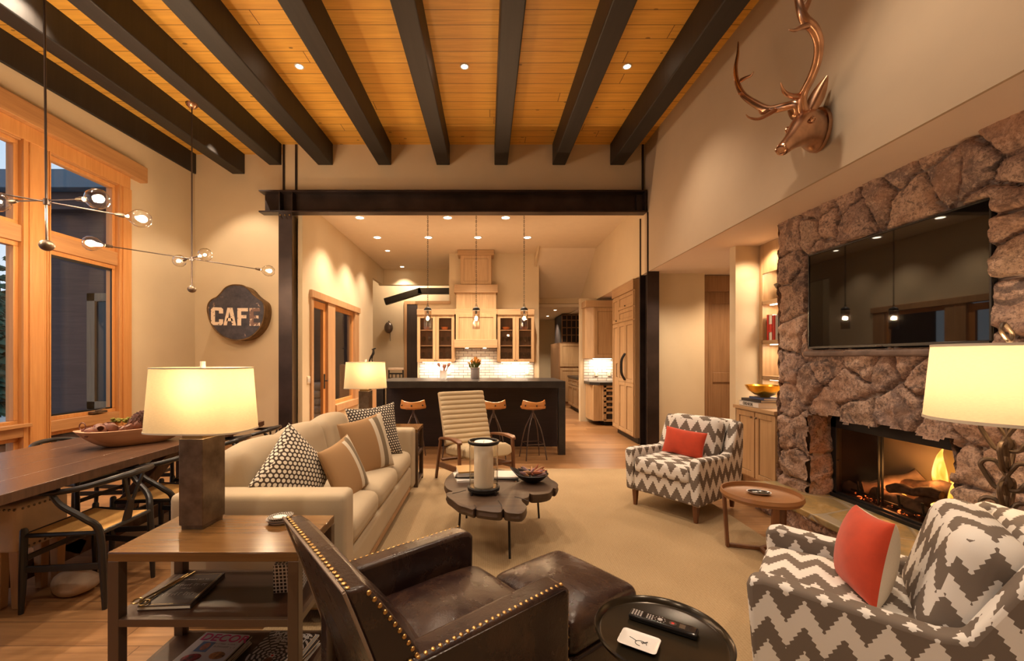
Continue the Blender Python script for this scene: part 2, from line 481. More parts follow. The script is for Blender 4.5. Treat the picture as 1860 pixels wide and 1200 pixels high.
class G:
    def __init__(s): s.v, s.f, s.uvs, s.m, s.tone = [], [], None, None, None
    def add(s, vs, fs, m=None):
        b = len(s.v)
        if m is not None: vs = [m @ Vector(p) for p in vs]
        s.v.extend([tuple(p) for p in vs]); s.f.extend([tuple(b + i for i in f) for f in fs]); return s
    def box(s, x0, x1, y0, y1, z0, z1, m=None):
        vs = [(x, y, z) for z in (z0, z1) for y in (y0, y1) for x in (x0, x1)]
        return s.add(vs, [(0, 2, 3, 1), (4, 5, 7, 6), (0, 1, 5, 4), (2, 6, 7, 3), (0, 4, 6, 2), (1, 3, 7, 5)], m)
    def cbox(s, c, d, m=None):
        return s.box(c[0] - d[0] / 2, c[0] + d[0] / 2, c[1] - d[1] / 2, c[1] + d[1] / 2, c[2] - d[2] / 2, c[2] + d[2] / 2, m)
    def taper(s, x, y, z0, z1, w0, d0, w1, d1, dx=0, dy=0, m=None):
        """box from z0 (size w0,d0 at x,y) to z1 (size w1,d1 at x+dx,y+dy)"""
        vs = []
        for z, w, d, ox, oy in ((z0, w0, d0, 0, 0), (z1, w1, d1, dx, dy)):
            for sy in (-1, 1):
                for sx in (-1, 1): vs.append((x + ox + sx * w / 2, y + oy + sy * d / 2, z))
        return s.add(vs, [(0, 2, 3, 1), (4, 5, 7, 6), (0, 1, 5, 4), (2, 6, 7, 3), (0, 4, 6, 2), (1, 3, 7, 5)], m)
    def bar(s, a, b, w, h, up=(0, 0, 1), m=None):
        a, b = Vector(a), Vector(b); d = (b - a); L = d.length; d.normalize(); u = Vector(up)
        if abs(d.dot(u)) > .98: u = Vector((1, 0, 0))
        r = d.cross(u).normalized(); u = r.cross(d).normalized()
        vs = []
        for p in (a, b):
            for q in (-1, 1):
                for t in (-1, 1): vs.append(p + r * (t * w / 2) + u * (q * h / 2))
        return s.add(vs, [(0, 2, 3, 1), (4, 5, 7, 6), (0, 1, 5, 4), (2, 6, 7, 3), (0, 4, 6, 2), (1, 3, 7, 5)], m)
    def tube(s, pts, r, n=10, closed=False, m=None, flat=1.0):
        P = [Vector(p) for p in pts]; N = len(P)
        rs = r if isinstance(r, (list, tuple)) else [r] * N
        if len(rs) != N:
            rs = [rs[min(int(i * (len(rs) - 1) / (N - 1)), len(rs) - 2)] * (1 - (i * (len(rs) - 1) / (N - 1)) % 1 if i < N - 1 else 0) +
                  rs[min(int(i * (len(rs) - 1) / (N - 1)) + 1, len(rs) - 1)] * ((i * (len(rs) - 1) / (N - 1)) % 1 if i < N - 1 else 1) for i in range(N)]
        vs = []; prev = None
        for i in range(N):
            if closed: t = P[(i + 1) % N] - P[i - 1]
            else: t = P[min(i + 1, N - 1)] - P[max(i - 1, 0)]
            t.normalize()
            if prev is None:
                u = Vector((0, 0, 1)) if abs(t.z) < .9 else Vector((1, 0, 0))
            else: u = prev
            a = (u - t * u.dot(t)).normalized(); b = t.cross(a); prev = a
            for k in range(n):
                an = 2 * math.pi * k / n
                vs.append(P[i] + a * (math.cos(an) * rs[i] * flat) + b * (math.sin(an) * rs[i]))
        fs = []
        for i in range(N if closed else N - 1):
            j = (i + 1) % N
            for k in range(n):
                l = (k + 1) % n
                fs.append((i * n + k, i * n + l, j * n + l, j * n + k))
        if not closed:
            fs.append(tuple(range(n - 1, -1, -1))); fs.append(tuple((N - 1) * n + k for k in range(n)))
        return s.add(vs, fs, m)
    def lathe(s, prof, n=32, m=None, sx=1, sy=1, closed=False):
        vs = []; fs = []; N = len(prof)
        for r, z in prof:
            for k in range(n):
                a = 2 * math.pi * k / n; vs.append((r * math.cos(a) * sx, r * math.sin(a) * sy, z))
        for i in range(N if closed else N - 1):
            j = (i + 1) % N
            for k in range(n):
                l = (k + 1) % n; fs.append((i * n + k, i * n + l, j * n + l, j * n + k))
        if not closed:
            if prof[0][0] > 1e-5: fs.append(tuple(range(n - 1, -1, -1)))
            if prof[-1][0] > 1e-5: fs.append(tuple((N - 1) * n + k for k in range(n)))
        return s.add(vs, fs, m)
    def cyl(s, r, z0, z1, n=24, m=None): return s.lathe([(r, z0), (r, z1)], n, m)
    def ell(s, rx, ry, rz, n=16, m=None):
        prof = [(math.sin(math.pi * i / n), -math.cos(math.pi * i / n)) for i in range(n + 1)]
        prof[0] = (1e-4, -1); prof[-1] = (1e-4, 1)
        g = G().lathe(prof, n * 2 if n < 12 else 24)
        return s.add([(x * rx, y * ry, z * rz) for x, y, z in g.v], g.f, m)
    def prism(s, poly, z0, z1, m=None):
        n = len(poly); a = sum(poly[i][0] * poly[(i + 1) % n][1] - poly[(i + 1) % n][0] * poly[i][1] for i in range(n))
        if a < 0: poly = poly[::-1]
        vs = [(x, y, z0) for x, y in poly] + [(x, y, z1) for x, y in poly]
        fs = [tuple(range(n - 1, -1, -1)), tuple(range(n, 2 * n))] + [(i, (i + 1) % n, n + (i + 1) % n, n + i) for i in range(n)]
        return s.add(vs, fs, m)
    def side(s, poly, y0, y1, m=None):
        """profile in x,z extruded along y"""
        g = G().prism(poly, y0, y1)
        return s.add([(x, z, y) for x, y, z in g.v], [f[::-1] for f in g.f], m)
    def loft(s, rings, m=None, cap=True, closed=True):
        n = len(rings[0]); vs = [p for r in rings for p in r]; fs = []
        for i in range(len(rings) - 1):
            for k in range(n if closed else n - 1):
                l = (k + 1) % n; fs.append((i * n + k, i * n + l, (i + 1) * n + l, (i + 1) * n + k))
        if cap:
            fs.append(tuple(range(n - 1, -1, -1))); fs.append(tuple((len(rings) - 1) * n + k for k in range(n)))
        return s.add(vs, fs, m)
    def rbox(s, sx, sy, sz, r=.03, m=None, puff=0.0, n=8, k=3, wob=0.0):
        """rounded cushion box centred on the origin; puff bulges its top and bottom"""
        h = (sx / 2, sy / 2, sz / 2); r = min(r, *[q * .999 for q in h])
        def coords(H):
            c = [-H + r * (1 - math.cos(math.pi / 2 * i / k)) for i in range(k)]
            c += [-H + r + (2 * H - 2 * r) * i / n for i in range(n + 1)]
            return c + [H - r * (1 - math.cos(math.pi / 2 * (k - 1 - i) / k)) for i in range(k)]
        idx = {}; vs = []; fs = []
        def V(p):
            key = tuple(round(q, 5) for q in p)
            if key in idx: return idx[key]
            q = Vector([max(-(h[i] - r), min(h[i] - r, p[i])) for i in range(3)])
            d = Vector(p) - q
            w = q + d.normalized() * r if d.length > 1e-9 else Vector(p)
            a, b = w.x / h[0], w.y / h[1]
            f = (1 - a * a) * (1 - b * b)
            w.z += puff * f * (w.z / h[2])
            if wob: w.z += wob * math.sin(9 * w.x + 3) * math.cos(8 * w.y + 1) * f * (w.z > 0)
            idx[key] = len(vs); vs.append(w); return idx[key]
        for ax in range(3):
            A, B = (ax + 1) % 3, (ax + 2) % 3; ca, cb = coords(h[A]), coords(h[B])
            for sg in (-1, 1):
                for i in range(len(ca) - 1):
                    for j in range(len(cb) - 1):
                        q = []
                        for u, w in ((ca[i], cb[j]), (ca[i + 1], cb[j]), (ca[i + 1], cb[j + 1]), (ca[i], cb[j + 1])):
                            p = [0, 0, 0]; p[ax] = sg * h[ax]; p[A] = u; p[B] = w; q.append(V(p))
                        fs.append(tuple(q if sg > 0 else q[::-1]))
        return s.add(vs, fs, m)
    def pillow(s, w, h, t, m=None, n=16, ear=.07, wob=.0):
        """knife-edge pillow in the local x,y plane, thickness along z"""
        vs = []; fs = []
        def P(i, j, sg):
            u, v = -1 + 2 * i / n, -1 + 2 * j / n
            u, v = math.sin(u * math.pi / 2), math.sin(v * math.pi / 2)
            z = (max(0, 1 - u * u) ** .42) * (max(0, 1 - v * v) ** .42) * t / 2
            z *= 1 + wob * math.sin(5 * u + 2 * v) * .5
            x = w / 2 * u * (1 - ear * (1 - v * v) * abs(u)); y = h / 2 * v * (1 - ear * (1 - u * u) * abs(v))
            return (x, y, z * sg)
        N = n + 1
        for sg in (1, -1):
            b = len(vs)
            vs += [P(i, j, sg) for j in range(N) for i in range(N)]
            for j in range(n):
                for i in range(n):
                    q = (b + j * N + i, b + j * N + i + 1, b + (j + 1) * N + i + 1, b + (j + 1) * N + i)
                    fs.append(q if sg > 0 else q[::-1])
        return s.add(vs, fs, m)
    def build(s, name, mat, parent=None, bevel=0.0, smooth=35, sub=0, uvoff=(0, 0)):
        me = bpy.data.meshes.new(name)
        V = np.array(s.v, dtype=np.float32).reshape(-1, 3)
        me.from_pydata([tuple(map(float, p)) for p in V], [], s.f)
        me.validate(clean_customdata=False)
        me.update()
        mats = mat if isinstance(mat, (list, tuple)) else [mat]
        for q in mats: me.materials.append(M[q] if isinstance(q, str) else q)
        uvl = me.uv_layers.new(name='UVMap')
        nl = len(me.loops)
        if s.uvs is not None and len(s.uvs) == nl:
            uvl.data.foreach_set('uv', np.array(s.uvs, dtype=np.float32).ravel())
        else:
            co = np.empty(len(me.vertices) * 3, np.float32); me.vertices.foreach_get('co', co); co = co.reshape(-1, 3)
            li = np.empty(nl, np.int32); me.loops.foreach_get('vertex_index', li)
            nf = len(me.polygons); nrm = np.empty(nf * 3, np.float32); me.polygons.foreach_get('normal', nrm); nrm = np.abs(nrm.reshape(-1, 3))
            tot = np.empty(nf, np.int32); me.polygons.foreach_get('loop_total', tot)
            ax = np.repeat(np.argmax(nrm + np.array([0, .02, .04], np.float32), axis=1), tot)
            p = co[li]; uv = np.empty((nl, 2), np.float32)
            for a, (i, j) in enumerate(((1, 2), (0, 2), (0, 1))):
                k = ax == a; uv[k, 0] = p[k, i]; uv[k, 1] = p[k, j]
            uv += np.array(uvoff, np.float32)
            uvl.data.foreach_set('uv', uv.ravel())
        if s.tone is not None:
            ca = me.color_attributes.new('tone', 'FLOAT_COLOR', 'POINT')
            ca.data.foreach_set('color', np.array(s.tone, dtype=np.float32).ravel())
        if smooth:
            me.polygons.foreach_set('use_smooth', [True] * len(me.polygons))
            me.set_sharp_from_angle(angle=R(smooth))
        o = bpy.data.objects.new(name, me); COL.objects.link(o)
        if parent is not None: o.parent = parent
        if bevel:
            b = o.modifiers.new('bevel', 'BEVEL'); b.width = bevel; b.segments = 2; b.limit_method = 'ANGLE'; b.angle_limit = R(40)
        if sub:
            b = o.modifiers.new('sub', 'SUBSURF'); b.levels = b.render_levels = sub
        return o

def tag(o, label, cat=None, group=None, kind=None):
    if label: o['label'] = label
    if cat: o['category'] = cat
    if group: o['group'] = group
    if kind: o['kind'] = kind
    return o

def thing(name, label, cat, loc=(0, 0, 0), rz=0, group=None, kind=None):
    o = bpy.data.objects.new(name, None); COL.objects.link(o)
    o.empty_display_size = .1
    o.location = loc; o.rotation_euler = (0, 0, rz)
    return tag(o, label, cat, group, kind)

def struct(name, g, mat, label=None, cat='structure', **kw):
    o = g.build(name, mat, **kw); tag(o, label, cat, None, 'structure'); return o

def move(o, loc, rz=0):
    o.location = loc; o.rotation_euler = (0, 0, rz); return o

def dup(root, loc, rz=0, label=None, group=None):
    kids = {}
    for o in COL.objects:
        if o.parent is not None: kids.setdefault(o.parent.name, []).append(o)
    def rec(o, par):
        c = o.copy(); COL.objects.link(c)
        if par is not None: c.parent = par
        for ch in kids.get(o.name, []): rec(ch, c)
        return c
    r = rec(root, None); r.location = loc; r.rotation_euler = (0, 0, rz)
    if label: r['label'] = label
    if group: r['group'] = group
    return r

def text_g(txt, size, m, bold=.0, depth=.0006, align='CENTER'):
    cu = bpy.data.curves.new('lettering', 'FONT'); cu.body = txt; cu.size = size; cu.align_x = align; cu.align_y = 'CENTER'
    cu.extrude = depth; cu.offset = bold; cu.resolution_u = 3
    o = bpy.data.objects.new('lettering', cu)
    me = bpy.data.meshes.new_from_object(o)
    g = G(); g.add([tuple(v.co) for v in me.vertices], [tuple(p.vertices) for p in me.polygons], m)
    bpy.data.objects.remove(o); bpy.data.curves.remove(cu); bpy.data.meshes.remove(me)
    return g

def scrawl(x0, x1, y, z, h, seed=1, step=.006):
    """a line of fine print too small to read: short uneven strokes"""
    g = G(); rnd = random.Random(seed); x = x0
    while x < x1:
        w = step * rnd.uniform(.35, .8); hh = h * rnd.uniform(.5, 1)
        if rnd.random() > .15:
            g.box(x, x + .0012, y - h / 2, y - h / 2 + hh, z, z + .0005)
            if rnd.random() > .4: g.box(x, x + w, y - h / 2 + hh - .0012, y - h / 2 + hh, z, z + .0005)
        x += step * rnd.uniform(.8, 1.1)
    return g

def slab_cells(us, zs, holes, fn):
    us = sorted(set(us + [h[0] for h in holes] + [h[1] for h in holes])); zs = sorted(set(zs + [h[2] for h in holes] + [h[3] for h in holes]))
    for i in range(len(us) - 1):
        for j in range(len(zs) - 1):
            a, b, c, d = us[i], us[i + 1], zs[j], zs[j + 1]; mu, mz = (a + b) / 2, (c + d) / 2
            if any(h[0] < mu < h[1] and h[2] < mz < h[3] for h in holes): continue
            fn(a, b, c, d)

def wall_y(name, y0, y1, x0, x1, z0, z1, mat='wall', holes=()):
    g = G(); slab_cells([x0, x1], [z0, z1], list(holes), lambda a, b, c, d: g.box(a, b, y0, y1, c, d))
    return struct(name, g, mat, cat='wall', smooth=0)

def wall_x(name, x0, x1, y0, y1, z0, z1, mat='wall', holes=()):
    g = G(); slab_cells([y0, y1], [z0, z1], list(holes), lambda a, b, c, d: g.box(x0, x1, a, b, c, d))
    return struct(name, g, mat, cat='wall', smooth=0)

def ceil_z(y): return 4.68 + .036 * (y - 6.6)
def beam_z(y): return 4.36 + .036 * (y - 6.6)
# ================================================================== THE ROOM
XW, XR, XS, ZS, YB, ZK = -4.73, 2.42, 2.86, 2.70, 6.60, 3.845
YF = -2.6
g = G(); g.box(-5.0, 4.6, YF - .2, 15.4, -.12, 0); struct('floor', g, 'floor', cat='floor', smooth=0)
# plank ceiling, rising gently towards the kitchen
g = G(); x0, x1, y0, y1 = XW - .2, XR + .1, YF - .2, 7.1
g.add([(x0, y0, ceil_z(y0)), (x1, y0, ceil_z(y0)), (x1, y1, ceil_z(y1)), (x0, y1, ceil_z(y1)),
       (x0, y0, 5.0), (x1, y0, 5.0), (x1, y1, 5.0), (x0, y1, 5.0)],
      [(0, 3, 2, 1), (4, 5, 6, 7), (0, 1, 5, 4), (1, 2, 6, 5), (2, 3, 7, 6), (3, 0, 4, 7)])
struct('ceiling', g, 'ceil', cat='ceiling', smooth=0)

# left wall with the big windows
WOP = [(-1.6, 2.55, .12, 3.62), (2.85, 5.55, .12, 3.62)]
wall_x('wall_left', XW - .16, XW, YF - .2, 7.1, 0, 4.9, 'wall', WOP)
wall_y('wall_back_left', 6.95, 7.1, XW, -2.99, 0, 4.9)
wall_y('wall_back_header', YB, YB + .35, -3.15, XR + .02, 3.75, 4.9, 'wall')
wall_x('wall_opening_left', -3.15, -2.99, YB + .0, 6.95, 0, 3.60, 'wall')
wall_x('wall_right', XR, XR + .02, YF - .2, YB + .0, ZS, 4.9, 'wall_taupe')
wall_y('wall_behind', YF - .2, YF, XW - .2, 3.1, 0, 4.9)
g = G(); g.box(XR + .02, 4.45, YF - .2, 11.9, ZS, ZS + .06); struct('ceiling_soffit', g, 'soffit', cat='ceiling', smooth=0)
# right side: hall, door, stub wall, niche wall
wall_x('wall_right_near', XS + .62, XS + .75, YF - .2, 4.98, 0, ZS + .05, 'wall')
wall_x('wall_right_low', XS, XS + .62, YF - .2, .9, 0, ZS + .05, 'wall')
wall_y('wall_stub', 4.98, 5.10, 2.88, 3.62, 0, ZS + .02)
wall_y('wall_hall', YB, YB + .35, 2.60, 3.34, 0, ZS + .02)
wall_x('wall_hall_end', 4.30, 4.42, 5.3, 7.2, 0, ZS + .02)
wall_y('wall_hall_south', 4.98, 5.10, 3.62, 4.42, 0, ZS + .02)
# hall door
d = thing('door_2', 'brown panelled hall door between the stub wall and the steel post', 'door', (0, 0, 0), kind='structure')
g = G(); g.box(3.34, 3.44, 6.70, 6.86, 0, 2.44); g.box(4.20, 4.30, 6.70, 6.86, 0, 2.44); g.box(3.34, 4.30, 6.70, 6.86, 2.44, 2.69); g.build('door_frame', 'doorwood', d, bevel=.004)
g = G(); g.box(3.44, 4.20, 6.80, 6.84, .0, 2.44)
for z0, z1 in ((0, .25), (1.02, 1.17), (2.26, 2.44)): g.box(3.56, 4.08, 6.78, 6.80, z0, z1)
for xa, xb in ((3.44, 3.56), (4.08, 4.20)): g.box(xa, xb, 6.78, 6.80, 0, 2.44)
g.build('door_panel', 'doorwood', d, bevel=.003)

# ceiling beams
BX = [(-4.97, -4.705), (-4.12, -3.92), (-3.35, -3.155), (-2.598, -2.369), (-1.675, -1.472), (-.778, -.575), (.11, .313), (1.0, 1.20), (1.887, 2.10)]
for i, (a, b) in enumerate(BX):
    ye = 6.95 if i < 2 else 6.6
    g = G(); x0, x1 = a, b
    if i == 0: x0 = -4.97
    ys = YF
    g.add([(x0, ys, beam_z(ys)), (x1, ys, beam_z(ys)), (x1, ye, beam_z(ye)), (x0, ye, beam_z(ye)),
           (x0, ys, ceil_z(ys) + .02), (x1, ys, ceil_z(ys) + .02), (x1, ye, ceil_z(ye) + .02), (x0, ye, ceil_z(ye) + .02)],
          [(0, 3, 2, 1), (4, 5, 6, 7), (0, 1, 5, 4), (1, 2, 6, 5), (2, 3, 7, 6), (3, 0, 4, 7)])
    o = struct('ceiling_beam', g, 'beam', cat='beam', smooth=0, bevel=.012)
    nm = ['against the window wall', 'second from the window wall', 'third from the window wall, carrying a canopy', 'fourth from the window wall', 'fifth from the window wall',
          'fifth from the antler wall', 'third from the antler wall', 'second from the antler wall', 'nearest the antler wall']
    nm[5] = 'fourth from the antler wall'
    o['label'] = 'black timber ceiling beam, ' + nm[i]

# steel frame
def hcol(name, x0, x1, z1, label):
    t = thing(name, label, 'steel column', ((x0 + x1) / 2, 6.6, 0), kind='structure')
    w = (x1 - x0) / 2
    G().box(-w, w, -.16, -.14, 0, z1).build('flange', 'steel', t, bevel=.002)
    G().box(-w, w, .15, .17, 0, z1).build('flange', 'steel', t, bevel=.002)
    G().box(-.007, .007, -.14, .15, 0, z1).build('web', 'steel', t)
    G().box(-w - .02, w + .02, -.19, .19, 0, .02).build('base_plate', 'steel', t)
    return t
t = hcol('steel_column', -3.13, -2.93, 3.59, 'black steel column at the dining side of the kitchen opening')
for x in (-.07, 0, .07):
    G().cyl(.011, 0, .016, 8, TM(x, -.16, 3.54, rx=R(90))).build('bolt', 'brass', t)
hcol('steel_column', 2.40, 2.58, 3.59, 'black steel column at the fireplace side of the kitchen opening')
t = thing('steel_beam', 'long black steel I-beam spanning above the kitchen opening', 'steel beam', (0, 6.55, 3.59), kind='structure')
xa, xb = -3.40, 2.40
G().box(xa - .03, xb, -.11, .05, 0, .022).build('flange', 'steel', t, bevel=.002)
G().box(xa - .03, xb, -.11, .05, .31, .332).build('flange', 'steel', t, bevel=.002)
G().box(xa, xb, .02, .04, .022, .31).build('web', 'steel', t)
g = G()
for x in (-3.13, -2.94, 2.37): g.box(x, x + .014, -.10, .02, .022, .31)
g.build('stiffener', 'steel', t)
G().box(2.27, 2.37, -.03, .02, .04, .29).build('end_plate', 'steel', t)
for x, nm in ((-3.12, 'the leftmost, over the steel column'), (-2.93, 'just beside the column'), (2.385, 'in the antler wall corner')):
    o = struct('trim_steel_rod', G().box(x - .014, x + .014, 6.575, 6.60, 3.92, 4.67), 'steel', 'thin black steel strap above the steel beam, ' + nm, 'trim')

# baseboards
for nm, a in (('baseboard_back_left', (XW, -3.2, 6.925, 6.95)), ('baseboard_hall', (2.60, 3.34, 6.575, 6.60)), ('baseboard_stub', (2.88, 2.89, 4.955, 4.98))):
    struct(nm, G().box(a[0], a[1], a[2], a[3], 0, .11), 'trimwood', cat='trim', bevel=.003)

# ------------------------------------------------------------------ dining windows
def fixed_pane(t, y0, y1, z0, z1, x=XW - .07):
    g = G(); w = .045
    for a in ((y0 - w, y1 + w, z0 - w, z0), (y0 - w, y1 + w, z1, z1 + w), (y0 - w, y0, z0, z1), (y1, y1 + w, z0, z1)):
        g.box(x - .03, x + .05, a[0], a[1], a[2], a[3])
    s = g.build('window_sash', 'fir', t, bevel=.004)
    G().box(x - .004, x + .004, y0, y1, z0, z1).build('pane', 'glass', s)
    return s

def win_unit(name, label, y0, y1, wl, wr):
    """y0,y1: the glass; wl, wr: how far the frame runs beyond it"""
    t = thing(name, label, 'window', (0, 0, 0), kind='structure')
    a, b = y0 - wl, y1 + wr; x0, x1 = XW - .12, XW + .015
    g = G()
    for yy0, yy1 in ((a, y0 - .045), (y1 + .045, b)):
        g.box(x0, x1, yy0, yy1, .12, 3.62)
        n = 3
        for k in range(n):   # stepped jamb moulding towards the glass
            e = (y0 - .045) if yy1 < y1 else (y1 + .045); sg = -1 if yy1 < y1 else 1
            p, q = sorted((e + sg * .018 * k, e + sg * (.018 * k + .013)))
            g.box(x1 - .001, x1 + .008 * (n - k) - .004 + .01 * 0, p + 0, q + 0, .12, 3.62)
    g.build('jamb', 'fir', t, bevel=.004)
    g = G(); g.box(x0, x1, y0 - .045, y1 + .045, 3.605, 3.62); g.box(x0, x1, y0 - .045, y1 + .045, 2.575, 2.745)
    g.box(x0, x1 + .02, y0 - .045, y1 + .045, .60, .72); g.box(x0, x1, y0 - .045, y1 + .045, .12, .16)
    g.build('rail', 'fir_h', t, bevel=.004)
    fixed_pane(t, y0, y1, 2.79, 3.56); s = fixed_pane(t, y0, y1, .765, 2.53); fixed_pane(t, y0, y1, .205, .555)
    return t, s
t, s = win_unit('window_1', 'tall fir-framed dining window, the one next to the back wall', 4.67, 5.44, .24, .11)
g = G(); g.box(XW - .02, XW + .045, 5.11, 5.30, .735, .76); g.bar((XW + .05, 5.13, .765), (XW + .06, 5.25, .79), .014, .014)
g.build('crank_handle', 'bronze', t, bevel=.003)
# insect screen frame
g = G(); x = XW - .035
for a in ((4.67, 5.44, 2.50, 2.53), (4.67, 5.44, .765, .785), (4.67, 4.685, .765, 2.53), (5.425, 5.44, .765, 2.53)): g.box(x, x + .012, *a)
g.build('screen_frame', 'blackwood', t)
t, s = win_unit('window_2', 'tall fir-framed dining window cut by the picture edge', 3.15, 4.305, .30, .125)
G().box(XW, XW + .075, 2.95, 4.40, .70, .735).build('window_stool', 'fir_h', t, bevel=.004)
t, s = win_unit('window_3', 'fir-framed window further along the dining wall', -1.4, .45, .2, .1)
t, s = win_unit('window_4', 'fir-framed window beside the picture edge of the dining wall', .75, 2.3, .2, .25)
struct('trim_header', G().box(XW - .01, XW + .10, 2.4, 5.86, 3.78, 3.985), 'fir_h', 'thick fir header board above the dining windows', 'trim', bevel=.005)
g = G(); g.box(XW - .01, XW + .03, 2.5, 5.66, 3.62, 3.78); g.box(XW - .01, XW + .03, 5.55, 5.68, .03, 3.62); g.box(XW - .01, XW + .03, 4.415, 4.44, .12, 3.62)
struct('trim_window_casing', g, 'fir', 'fir casing around the dining windows', 'trim', bevel=.004)

# ------------------------------------------------------------------ outside
g = G(); g.box(-60, -4.95, -40, 60, -.6, -.35); struct('ground_outside', g, 'snow', 'snowy grassy ground outside the dining windows', 'ground')
t = thing('neighbouring_wing', 'dark brown house wing with a slate blue roof edge outside the dining windows', 'house wing', (0, 0, 0))
g = G(); g.box(-8.45, -5.15, 8.0, 8.3, -.35, 4.1); g.build('wall', 'siding', t, smooth=0)
G().box(-13.5, -4.95, 7.6, 9.5, 4.42, 4.75).build('fascia', 'fascia', t, bevel=.01)
G().box(-13.5, -4.95, 7.8, 9.3, 4.1, 4.42).build('eave', 'siding', t, bevel=.01)
G().box(-13.2, -12.9, 8.0, 8.3, -.35, 4.1).build('post', 'siding', t, bevel=.01)
w = G(); w.box(-7.4, -7.25, 7.93, 8.0, .45, 2.6); w.box(-6.0, -5.85, 7.93, 8.0, .45, 2.6); w.box(-7.4, -5.85, 7.93, 8.0, 2.45, 2.6); w.box(-7.4, -5.85, 7.93, 8.0, .35, .6)
w = w.build('window', 'doorwood', t, bevel=.005)
G().box(-7.25, -6.0, 7.97, 7.99, .6, 2.45).build('pane', 'tvframe', w)
G().box(-7.6, -5.5, 7.85, 8.0, .10, .28).build('sill_flashing', 'fascia', t)
t = thing('hot_tub', 'white covered outdoor tub behind the wooden bowl, seen through the low pane', 'hot tub', (-5.95, 5.3, -.35))
G().rbox(1.3, 1.6, .82, .12, TM(0, 0, .41)).build('tub', 'siding', t)
c = G().rbox(1.36, 1.66, .14, .06, TM(0, 0, .88)).build('cover', 'white', t)
G().rbox(.12, .16, .03, .01, TM(.3, -.25, .965)).build('handle', 'blackwood', c)
random.seed(5)
def conifer(x, y, h, r, label, seed):
    rnd = random.Random(seed)
    t = thing('pine_tree', label, 'tree', (x, y, -.35), group=None)
    G().tube([(0, 0, 0), (0, 0, h * .95)], [.035 * h, .01], 7).build('trunk', 'bark', t)
    g = G(); lay = 15
    for i in range(lay):
        z = h * (.12 + .86 * i / lay); rr = r * (1 - i / lay) * rnd.uniform(.85, 1.1) + .08
        for k in range(26):
            a = rnd.random() * 6.28; L = rr * rnd.uniform(.65, 1.1); w = .09 + L * .16; dz = -L * rnd.uniform(.15, .45)
            ca, sa = math.cos(a), math.sin(a)
            z += rnd.uniform(-.03, .03)
            p = [(0, 0, z), (ca * L * .55 - sa * w, sa * L * .55 + ca * w, z + dz * .5), (ca * L, sa * L, z + dz), (ca * L * .55 + sa * w, sa * L * .55 - ca * w, z + dz * .5 + .02),
                 (ca * L * .5, sa * L * .5, z + dz * .4 + .10)]
            g.add(p, [(0, 1, 4), (1, 2, 4), (2, 3, 4), (3, 0, 4), (0, 3, 2, 1)])
    g.build('foliage', 'pine', t, smooth=0)
for i, (x, y, h, r) in enumerate(((-16.6, 14.6, 5.2, 1.3), (-20.5, 16.6, 6.4, 1.6), (-14.0, 12.2, 3.8, .9), (-24, 21.5, 7.2, 1.9), (-31.5, 27, 8.6, 2.3), (-19.5, 19.8, 5.4, 1.4))):
    lb = ['conifer outside nearest the window frame', 'broad conifer behind the nearest one outside', 'small conifer low in the left window', 'tall conifer far beyond the yard', 'farthest and tallest conifer beyond the yard', 'slim conifer hidden partly by the house wing'][i]
    conifer(x, y, h, r, lb, i + 3)

# ================================================================== KITCHEN SHELL
XL = -2.85
wall_x('wall_kitchen_left', XL - .07, XL, 6.62, 11.8, 0, 3.95, 'wall', [(6.98, 9.40, 0, 2.38), (10.7, 11.8, 0, 3.40)])
g = G()
slab_cells([XL - .1, XR], [6.60, 9.55], [], lambda a, b, c, d: g.box(a, b, c, d, ZK, ZK + .1))
g.box(XL - .1, 1.12, 9.55, 11.8, ZK, ZK + .1)
# sloping part on the far side
g.add([(1.12, 9.55, ZK), (XR, 9.55, ZK), (XR, 11.15, 2.95), (1.12, 11.15, 2.95), (1.12, 9.55, ZK + .1), (XR, 9.55, ZK + .1), (XR, 11.15, 3.05), (1.12, 11.15, 3.05)],
      [(0, 1, 2, 3), (4, 7, 6, 5), (0, 4, 5, 1), (1, 5, 6, 2), (2, 6, 7, 3), (3, 7, 4, 0)])
struct('ceiling_kitchen', g, 'kceil', cat='ceiling', smooth=0)
g = G()
g.add([(1.10, 9.35, ZK), (1.10, 10.04, ZK), (1.10, 10.9, ZK), (1.10, 11.15, 2.9), (1.10, 10.62, 3.28), (1.14, 9.35, ZK), (1.14, 10.04, ZK), (1.14, 10.9, ZK), (1.14, 11.15, 2.9), (1.14, 10.62, 3.28)],
      [(0, 1, 2, 3, 4), (9, 8, 7, 6, 5), (0, 5, 6, 1), (0, 4, 9, 5), (4, 3, 8, 9), (3, 2, 7, 8)])
struct('wall_ceiling_cheek', g, 'wall', cat='wall', smooth=0)
wall_x('wall_kitchen_right', XR, XR + .02, YB + .0, 11.3, ZS, ZK + .05)
wall_y('wall_kitchen_far_header', 11.15, 11.3, 1.10, XR, 2.81, 3.0)
wall_y('wall_passage_header', 11.8, 11.95, XL - .14, -.8, 3.41, ZK + .05)
# wall that carries the hood: full height with a low part towards the passage
g = G(); g.box(-.89, 1.21, 10.04, 10.2, 0, ZK + .02); g.box(-1.63, -.89, 10.04, 10.2, 0, 2.66)
struct('wall_hood', g, 'wall', cat='wall', smooth=0)
struct('trim_low_wall_cap', G().box(-1.68, -.86, 10.00, 10.24, 2.66, 2.73), 'cab_h', 'oak cap on the low wall beside the range hood', 'trim', bevel=.004)
struct('wall_backsplash', G().box(-1.58, 1.08, 10.025, 10.04, .92, 1.62), 'tile', 'white subway tile backsplash behind the kitchen counter', 'wall', uvoff=(.05, .02))
